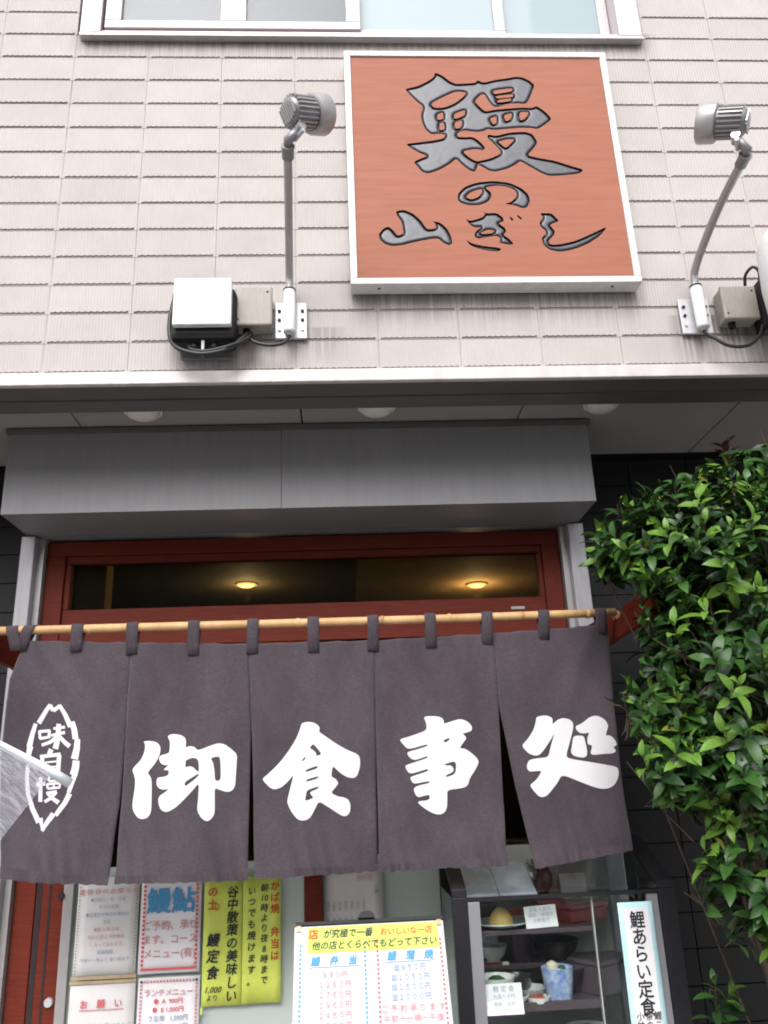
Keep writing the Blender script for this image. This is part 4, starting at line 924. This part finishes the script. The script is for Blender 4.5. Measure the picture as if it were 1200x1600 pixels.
item('tea_cup', 'dark purple cup with a pale lid on the rear step', 'cup', 814, 2.775, Rz, [('cup', CUP(.036, .092), 0, M_PURP), ('lid', [(.037, 0), (.037, .006), (.028, .012), (.012, .014), (.01, .022), (0, .023)], .092, M_CER)])
item('bowl', 'wide black bowl with grey inside on the rear step', 'bowl', 868, 2.79, Rz, [('dish', BOWL(.075, .055), 0, M_LAQ), ('food', [(.062, 0), (.03, .004), (0, .004)], .035, M_CERG)])
item('bowl', 'wide black bowl with grey soup behind the blue cup', 'bowl', 876, 2.69, Mz, [('dish', BOWL(.068, .068), 0, M_LAQ), ('food', [(.058, 0), (.03, .003), (0, .003)], .045, M_CERG)])
item('pot', 'black lidded pot on the glass shelf under the sloped glass', 'pot', 842, 2.785, Uz, [('pot', [(0, 0), (.045, 0), (.062, .02), (.064, .05), (.055, .066), (.05, .066)], 0, M_LAQ), ('lid', [(.056, 0), (.045, .014), (.014, .02), (.014, .03), (0, .032)], .066, M_LAQ)])
item('jar', 'small straw coloured jar behind the noren slit', 'jar', 808, 2.83, Uz, [('jar', [(0, 0), (.034, 0), (.038, .02), (.036, .075), (.028, .085), (0, .086)], 0, M_FYEL)])
item('bowl', 'small white bowl on the rear step beside the purple cup', 'bowl', 770, 2.80, Rz, [('dish', BOWL(.045, .045), 0, M_CER), ('food', dome(.03, .016), .03, M_FISH)])
item('bowl', 'black soup bowl half hidden by the plate with a yellow mound', 'bowl', 757, 2.78, T_, [('dish', BOWL(.05, .05), 0, M_LAQ), ('food', dome(.036, .012), .034, M_GRN)])
item('plate', 'grey glazed plate with orange slices behind the yellow mound', 'plate', 812, 2.79, T_, [('dish', [(0, 0), (.04, 0), (.07, .016), (.068, .02), (.036, .006), (0, .006)], 0, M_CERG), ('food', dome(.04, .03), .006, M_FRED)])
item('sauce_dish', 'tiny white sauce dish between white bowl and red roe dish', 'dish', 806, 2.60, Mz, [('dish', BOWL(.026, .02), 0, M_CER), ('food', [(.02, 0), (.01, .002), (0, .002)], .012, M_LAQ)])
item('bowl', 'grey bowl low in the case under the price card shelf', 'bowl', 850, 2.66, SH['low'][0], [('dish', BOWL(.07, .06), 0, M_CERG), ('food', dome(.05, .022), .04, M_FISH)])
item('bowl', 'white rimmed plate low in the case beside the strip poster', 'plate', 905, 2.66, SH['low'][0], [('dish', BOWL(.065, .07), 0, M_CER), ('food', dome(.05, .03), .045, M_GRN)])
def lbox(name, label, px, Y, z, sx, sy, sz, rz, m, tilt=0):
    X = at(px, 1480, Y).x; t = thing(name, label, 'box', (X, Y, z), 'lacquer boxes in the showcase')
    Mq = Matrix.Translation((X, Y, z)) @ Matrix.Rotation(rz, 4, 'Z') @ Matrix.Rotation(tilt, 4, 'Y')
    box('tray', -sx/2, sx/2, -sy/2, sy/2, 0, sz, m, t, bevel=.004, M=Mq)
    box('lid', -sx/2-.003, sx/2+.003, -sy/2-.003, sy/2+.003, sz+.001, sz+.014, m, t, bevel=.004, M=Mq)
lbox('lacquer_box', 'dark red lacquer box on the upper shelf beside the white card', 905, 2.74, T_, .15, .12, .035, .5, M_LAQR)
lbox('lacquer_box', 'black lacquer box with a red lid edge under the black pot', 862, 2.775, T_+.0005, .08, .09, .045, .1, M_LAQR)
lbox('lacquer_box', 'dark brown lacquer box beside the blue cup', 925, 2.68, Mz, .09, .12, .075, .55, M_SHELF)
def card(px, py, w_, h_, Y, lab, lines, rz=0, heading=None):
    P = at(px, py, Y); t = thing('price_card', lab, 'card', (P.x, Y, P.z-h_/2), 'white cards in the showcase')
    Mq = Matrix.Translation(P) @ Matrix.Rotation(rz, 4, 'Y') @ Matrix.Rotation(-.2, 4, 'X')
    box('card', -w_/2, w_/2, -.001, .001, -h_/2, h_/2, M_PAPER, t, M=Mq)
    ex, e2 = (Mq.to_3x3() @ EX), (Mq.to_3x3() @ EZ)
    for k, s in enumerate(lines): text(s, .0125 if not (heading and k == 0) else .017, Mq @ Vector((0, -.0016, h_*.32-k*h_*.24)), ex, e2, M_TGRY, t, push=0)
    box('stand', -w_/2, w_/2, .0012, .02, -h_/2-.004, -h_/2, M_PURP, t, M=Mq)
card(845, 1432, .094, .058, 2.605, 'white price card beside the plate with a yellow mound', ('定食 九百円', '御飯・味噌汁', 'お新香付'), -.04)
card(788, 1561, .104, .076, 2.568, 'white price card in front of the white bowl', ('鯉 定 食', '九百八十円', '御飯・吸物', '小鉢付'), 0, True)
card(765, 1480, .06, .07, 2.86, 'cream card leaning on the back panel behind the step', ('うな',), .0)
card(895, 1380, .085, .10, 2.868, 'cream card with a brown seal behind the black pot', ('鯉\n料理',), .0)
t = thing('chopstick_pack', 'red and white wrapped chopsticks on the rear step', 'chopsticks', (.42, 2.745, Rz), 'food samples in the showcase')
box('wrapper', .365, .455, 2.742, 2.756, Rz, Rz+.006, M_LAQR, t); box('paper_end', .4555, .475, 2.741, 2.757, Rz, Rz+.007, M_CER, t)
sl_ = math.atan2(z2c-z1c, ym-YA)  # blue-grey sheets below imitate the sky reflection in the sloped glass
for k, (a, b, lab) in enumerate(((.338, .432, 'blue grey sheet imitating a reflection in the sloped glass by the frame'), (.436, .545, 'blue grey sheet imitating a reflection in the sloped glass by the black pot'))):
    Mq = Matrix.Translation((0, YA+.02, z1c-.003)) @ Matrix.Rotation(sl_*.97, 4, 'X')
    tag(box('reflection_sheet', a, b, .012, .2, -.008, -.004, mat('reflection_grey%d' % k, (.30, .315, .375), .5, var=.3, vscale=30), None, M=Mq), lab, 'panel', 'sheets imitating the reflection in the sloped glass')
# narrow strip poster on the showcase glass
YP = YA+.001
Q = sheet('strip_poster', .765, .866, .74, 1.204, M_CYAN, 'narrow white strip poster with pale blue border on the showcase glass', 'poster', y=YP-.004, curl=.001)
box('white_field', .779, .852, Q['_y']-.0006, Q['_y']+.0003, .752, 1.190, M_PAPER, Q); Q['_y'] = Q['_y']-.0012
vtext('鯉あらい定食', .047, (.8165, Q['_y'], 1.158), EX, EZ, M_TBLK, Q, bold=.02, line=.93, push=0, sx=.95)
vtext('鯉こく', .022, (.841, Q['_y'], .918), EX, EZ, M_TBLK, Q, bold=.015, push=0)
vtext('茶の間', .022, (.8165, Q['_y'], .918), EX, EZ, M_TBLK, Q, bold=.015, push=0); vtext('小鉢', .022, (.792, Q['_y'], .918), EX, EZ, M_TBLK, Q, bold=.015, push=0)

# ------------------------------------------------------------------ evergreen shrub tree beside the entrance
TR = thing('evergreen_tree', 'glossy broadleaf evergreen tree beside the noren at the dark tiled wall', 'tree', (1.28, 2.4, 0))
def leaf_bm(bm, M, L=.070, Wd=.0265, mi=0):
    st = [(0, .05, 0), (.14, .52, .003), (.34, .94, .005), (.56, 1.0, .003), (.76, .78, -.002), (.91, .36, -.007), (1, .0, -.012)]
    cs, ls, rs = [], [], []
    for f, w_, dz in st:
        cs.append(bm.verts.new(M @ Vector((0, f*L, dz*L/.066))))
        ls.append(bm.verts.new(M @ Vector((-w_*Wd/2, f*L, dz*L/.066+w_*Wd*.11)))); rs.append(bm.verts.new(M @ Vector((w_*Wd/2, f*L, dz*L/.066+w_*Wd*.11))))
    for i in range(len(st)-1):
        for q in ((ls[i], cs[i], cs[i+1], ls[i+1]), (cs[i], rs[i], rs[i+1], cs[i+1])):
            f = bm.faces.new(q); f.material_index = mi; f.smooth = True
CL = [((1130, 870), 2.15, .25, 95), ((1010, 850), 2.22, .155, 55), ((1130, 1050), 2.12, .27, 95), ((1050, 990), 2.25, .15, 34), ((1075, 1180), 2.13, .17, 55), ((1165, 1215), 2.05, .16, 40), ((1165, 1385), 2.12, .165, 42), ((1190, 735), 2.25, .15, 36),
      ((1090, 780), 2.2, .14, 34), ((1260, 900), 2.2, .27, 60), ((1270, 1130), 2.2, .28, 60), ((1290, 1350), 2.2, .25, 36), ((985, 1110), 2.30, .085, 12), ((940, 870), 2.3, .08, 10), ((1195, 1000), 2.4, .28, 45), ((1120, 1560), 2.35, .05, 3), ((1060, 900), 2.38, .2, 40)]
leaves = []; bb_ = bmesh.new()
rnd = random.Random(11)
root = Vector((1.28, 2.4, 0))
for ci, ((u, v), Y, R, n) in enumerate(CL):
    c = at(u, v, Y)
    # limb from the base to the cluster
    mid = Vector((root.x*.55+c.x*.45, root.y*.5+c.y*.5, c.z*.55)); ra = .012 if n > 20 else .004
    limb = curve_pts([root+Vector((rnd.uniform(-.05, .05), rnd.uniform(-.04, .04), -.02)), mid+Vector((rnd.uniform(-.06, .06), .06, 0)), c-Vector((0, 0, R*.5)), c+Vector((0, 0, R*.35))], 7)
    bm_tube(bb_, limb, [ra*(1-.75*k/len(limb)) for k in range(len(limb))], 6)
    for k in range(int(n*.85)):
        d = Vector((rnd.gauss(0, 1), rnd.gauss(0, 1)-.45, rnd.gauss(0, 1)+.15)).normalized()
        rr = R*(rnd.random()**.38)
        tip = c+Vector((d.x*rr, d.y*rr*.85, d.z*rr*1.0))
        td = (d*.7+Vector((rnd.uniform(-.3, .3), rnd.uniform(-.45, .1), .75))).normalized()
        if d.z < -.55: td = (td-Vector((0, 0, .9))).normalized() if rnd.random() < .35 else td
        ln = rnd.uniform(.07, .13); base = tip-td*ln
        j = c+(base-c)*.35
        bm_tube(bb_, [j, j.lerp(base, .5)+Vector((0, 0, -.01)), base, tip], [.0026, .0022, .0017, .001], 4, False)
        sidev = td.orthogonal().normalized(); phase = rnd.uniform(0, 6.28)
        young = rnd.random() < .4 and rr > .6*R; nn = rnd.randint(4, 6)
        for q in range(nn):
            f = .15+.85*q/(nn-1); pos = base+td*(ln*f)
            for s in (0, math.pi):
                if rnd.random() < .06: continue
                ang = phase+s+q*1.5708+rnd.uniform(-.35, .35)
                out = Matrix.Rotation(ang, 3, td) @ sidev
                op = math.radians(rnd.uniform(48, 78) if q < nn-1 else rnd.uniform(18, 42))
                ld = (td*math.cos(op)+out*math.sin(op)).normalized()
                ld = (ld+Vector((0, 0, -.16 if q < nn-1 else 0))).normalized()
                upv = (td-ld*td.dot(ld)).normalized()
                xv = ld.cross(upv)
                rot = Matrix((xv, ld, upv)).transposed()
                rot = rot @ Matrix.Rotation(rnd.uniform(-.4, .4), 3, 'Y')
                scl = rnd.uniform(.62, 1.15)*(.72 if q == nn-1 else 1)
                Mq = Matrix.Translation(pos) @ rot.to_4x4() @ Matrix.Diagonal((scl, scl, scl, 1))
                leaves.append((Mq, 1 if (young and q >= nn-3) else (3 if rnd.random() < .012 else 2 if rnd.random() < .35 else 0), pos))
TRK = obj('trunk', bb_, M_BARK, TR, smooth=True)
# small red new shoot at the top
P0 = at(1140, 735, 2.42)
bm = bmesh.new()
for k in range(14):
    Mq = Matrix.Translation(P0+Vector((0, 0, .09*k/14))) @ Matrix.Rotation(k*2.4, 4, 'Z') @ Matrix.Rotation(.75, 4, 'X') @ Matrix.Diagonal((.8, .8, .8, 1)); leaf_bm(bm, Mq)
bm_tube(bm, [P0-Vector((0, 0, .25)), P0, P0+Vector((0, 0, .1))], [.004, .003, .001], 5)
obj('new_shoot', bm, M_SHOOT, TR)
def infront(p):
    q = p-CAM; dz = q.dot(FW); u, v = 600+F_PX*q.dot(RT)/dz, 800-F_PX*q.dot(UP)/dz
    return (dz if 850 < u < 1190 and 680 < v < 1590 else 99)
def crown_ok(p):
    q = p-CAM; dz = q.dot(FW); u, v = 600+F_PX*q.dot(RT)/dz, 800-F_PX*q.dot(UP)/dz
    ys = (690, 760, 800, 850, 880, 905, 925, 990, 1015, 1045, 1075, 1110, 1160, 1200, 1250, 1290, 1310, 1350, 1420, 1480, 1500)
    xs = (1120, 985, 945, 905, 905, 935, 1005, 1000, 985, 985, 962, 985, 985, 1000, 1030, 1095, 1095, 1085, 1110, 1140, 1180)
    if v > 1500: return True
    return u > np.interp(v, ys, xs) and v > np.interp(u, (950, 1060, 1110, 1180, 1300), (770, 748, 715, 700, 690))
leaves = [l for l in leaves if crown_ok(l[2]+(l[0].to_3x3() @ Vector((0, .04, 0))))]
leaves.sort(key=lambda l: infront(l[2]))
lm = []
for mi, mm in enumerate((M_LEAF, M_LEAFL, M_LEAFD, M_LEAFY)):
    b_ = bmesh.new(); leaf_bm(b_, Matrix.Identity(4)); me = bpy.data.meshes.new('leaf'); b_.to_mesh(me); b_.free(); me.materials.append(mm); lm.append(me)
crown = bmesh.new()
for k, (Mq, mi, p) in enumerate(leaves):
    if k >= 290: leaf_bm(crown, Mq, mi=mi)
cr = obj('crown', crown, [M_LEAF, M_LEAFL, M_LEAFD, M_LEAFY], TR, keep=True); cr['kind'] = 'stuff'
for Mq, mi, p in leaves[:290]:
    o = link('leaf', lm[mi], TR); o.matrix_parent_inverse = Matrix.Translation(-WLOC[TR.name]); o.matrix_basis = Mq
print('LEAVES', len(leaves))

# ------------------------------------------------------------------ clear rain umbrella held by a passer-by
def umbrella():
    M = bpy.data.materials.new('clear_vinyl'); M.use_nodes = True; t = M.node_tree; t.nodes.clear()
    o = t.nodes.new('ShaderNodeOutputMaterial'); tr = t.nodes.new('ShaderNodeBsdfTransparent'); pb = t.nodes.new('ShaderNodeBsdfPrincipled')
    pb.inputs['Base Color'].default_value = (.62, .62, .68, 1); pb.inputs['Roughness'].default_value = .25
    tr.inputs[0].default_value = (.92, .92, .95, 1)
    g = t.nodes.new('ShaderNodeTexCoord'); mp = t.nodes.new('ShaderNodeMapping'); mp.inputs['Scale'].default_value = (30, 80, 30); mp.inputs['Rotation'].default_value = (.3, .2, .9)
    n = t.nodes.new('ShaderNodeTexNoise'); n.inputs['Scale'].default_value = 2.2; n.inputs['Detail'].default_value = 5; n.inputs['Roughness'].default_value = .7
    r = t.nodes.new('ShaderNodeMapRange'); r.inputs[1].default_value = .42; r.inputs[2].default_value = .68; r.inputs[3].default_value = .26; r.inputs[4].default_value = .72
    mx = t.nodes.new('ShaderNodeMixShader'); bp = t.nodes.new('ShaderNodeBump'); bp.inputs['Strength'].default_value = .6; bp.inputs['Distance'].default_value = .002
    t.links.new(g.outputs['Object'], mp.inputs[0]); t.links.new(mp.outputs[0], n.inputs['Vector']); t.links.new(n.outputs['Fac'], r.inputs[0])
    t.links.new(n.outputs['Fac'], bp.inputs['Height']); t.links.new(bp.outputs[0], pb.inputs['Normal'])
    t.links.new(r.outputs[0], mx.inputs[0]); t.links.new(tr.outputs[0], mx.inputs[1]); t.links.new(pb.outputs[0], mx.inputs[2]); t.links.new(mx.outputs[0], o.inputs[0])
    mrib = mat('umbrella_rib', (.80, .84, .88), .3)
    R0, H0 = .46, .17
    tilt = Matrix.Rotation(UMB_TILT, 4, 'X') @ Matrix.Rotation(UMB_TILTY, 4, 'Y') @ Matrix.Rotation(UMB_ROT, 4, 'Z')
    def P(a, f): # point on the canopy, f 0..1 from the crown to the hem; pulled in between ribs
        k = (a/(math.pi/4)) % 1; pull = 1-.075*f*f*(1-(2*k-1)**2)
        return Vector((R0*f*pull*math.cos(a), R0*f*pull*math.sin(a), -H0*(f**2.1)))
    org = at(105, 1221, UMB_Y)-tilt.to_3x3() @ P(0, 1.03)
    T = Matrix.Translation(org) @ tilt
    U = thing('umbrella', 'clear vinyl umbrella wet with rain in front of the noren emblem', 'umbrella', org)
    for k in range(8):
        bm = bmesh.new(); G = []
        for i in range(9):
            f = max(.02, i/8); G.append([bm.verts.new(T @ P((k+j/6)*math.pi/4+1e-6*(1 if j == 0 else -1 if j == 6 else 0), f)) for j in range(7)])
        for a, b in zip(G, G[1:]):
            for j in range(6): bm.faces.new((a[j], a[j+1], b[j+1], b[j]))
        obj('canopy_panel', bm, M, U, smooth=True)
        tube('rib', [T @ (P(k*math.pi/4, f/10)+Vector((0, 0, -.001))) for f in range(1, 10)]+[T @ P(k*math.pi/4, 1.0), T @ P(k*math.pi/4, 1.035)], [.0020]*7+[.0024, .0034, .0048, .0050], mrib, U, 8)
    tube('shaft', [T @ Vector((0, 0, .05)), T @ Vector((0, 0, -.62))], .005, mrib, U, 8)
    tube('handle', curve_pts([T @ Vector(p) for p in ((0, 0, -.6), (0, 0, -.7), (.02, 0, -.735), (.05, 0, -.735), (.065, 0, -.70))], 5), .011, M_WPAINT, U, 8)
UMB_Y, UMB_TILT, UMB_TILTY, UMB_ROT = .862, .2591, .0033, .5500
umbrella()

# ------------------------------------------------------------------ building across the street (added out of view to darken reflections and low sky light)
HB = thing('added_house', 'two storey grey green building added out of view across the street', 'building', (0, -9.5, 0))
M_OPP = mat('added_opposite_wall', (.16, .165, .14), .8, var=.25, vscale=2); M_OPW = mat('added_opposite_window', (.03, .035, .04), .1)
wl = box('wall', -8.5, 4.2, -13, -9.2, 0, 5.6, M_OPP, HB)  # wall of the added building
bm = bmesh.new(); pf = [(-13.4, 5.601), (-8.8, 5.601), (-11.1, 6.9)]
L = [bm.verts.new((-8.8, y, z)) for y, z in pf]; R = [bm.verts.new((4.5, y, z)) for y, z in pf]
bm.faces.new(L); bm.faces.new(R[::-1]); [bm.faces.new((L[i], R[i], R[(i+1) % 3], L[(i+1) % 3])) for i in range(3)]
obj('roof', bm, M_DK, HB)  # roof of the added building
for x in (-6.8, -3.6, -.8, 2):
    for z in (.9, 3.5):
        wn = box('window', x, x+1.6, -9.25, -9.17, z, z+1.3, M_OPW, wl); boxes('window_frame', [(x-.06, x+1.66, -9.19, -9.15, z-.07, z-.001)], M_TRIM, wl)  # windows of the added building
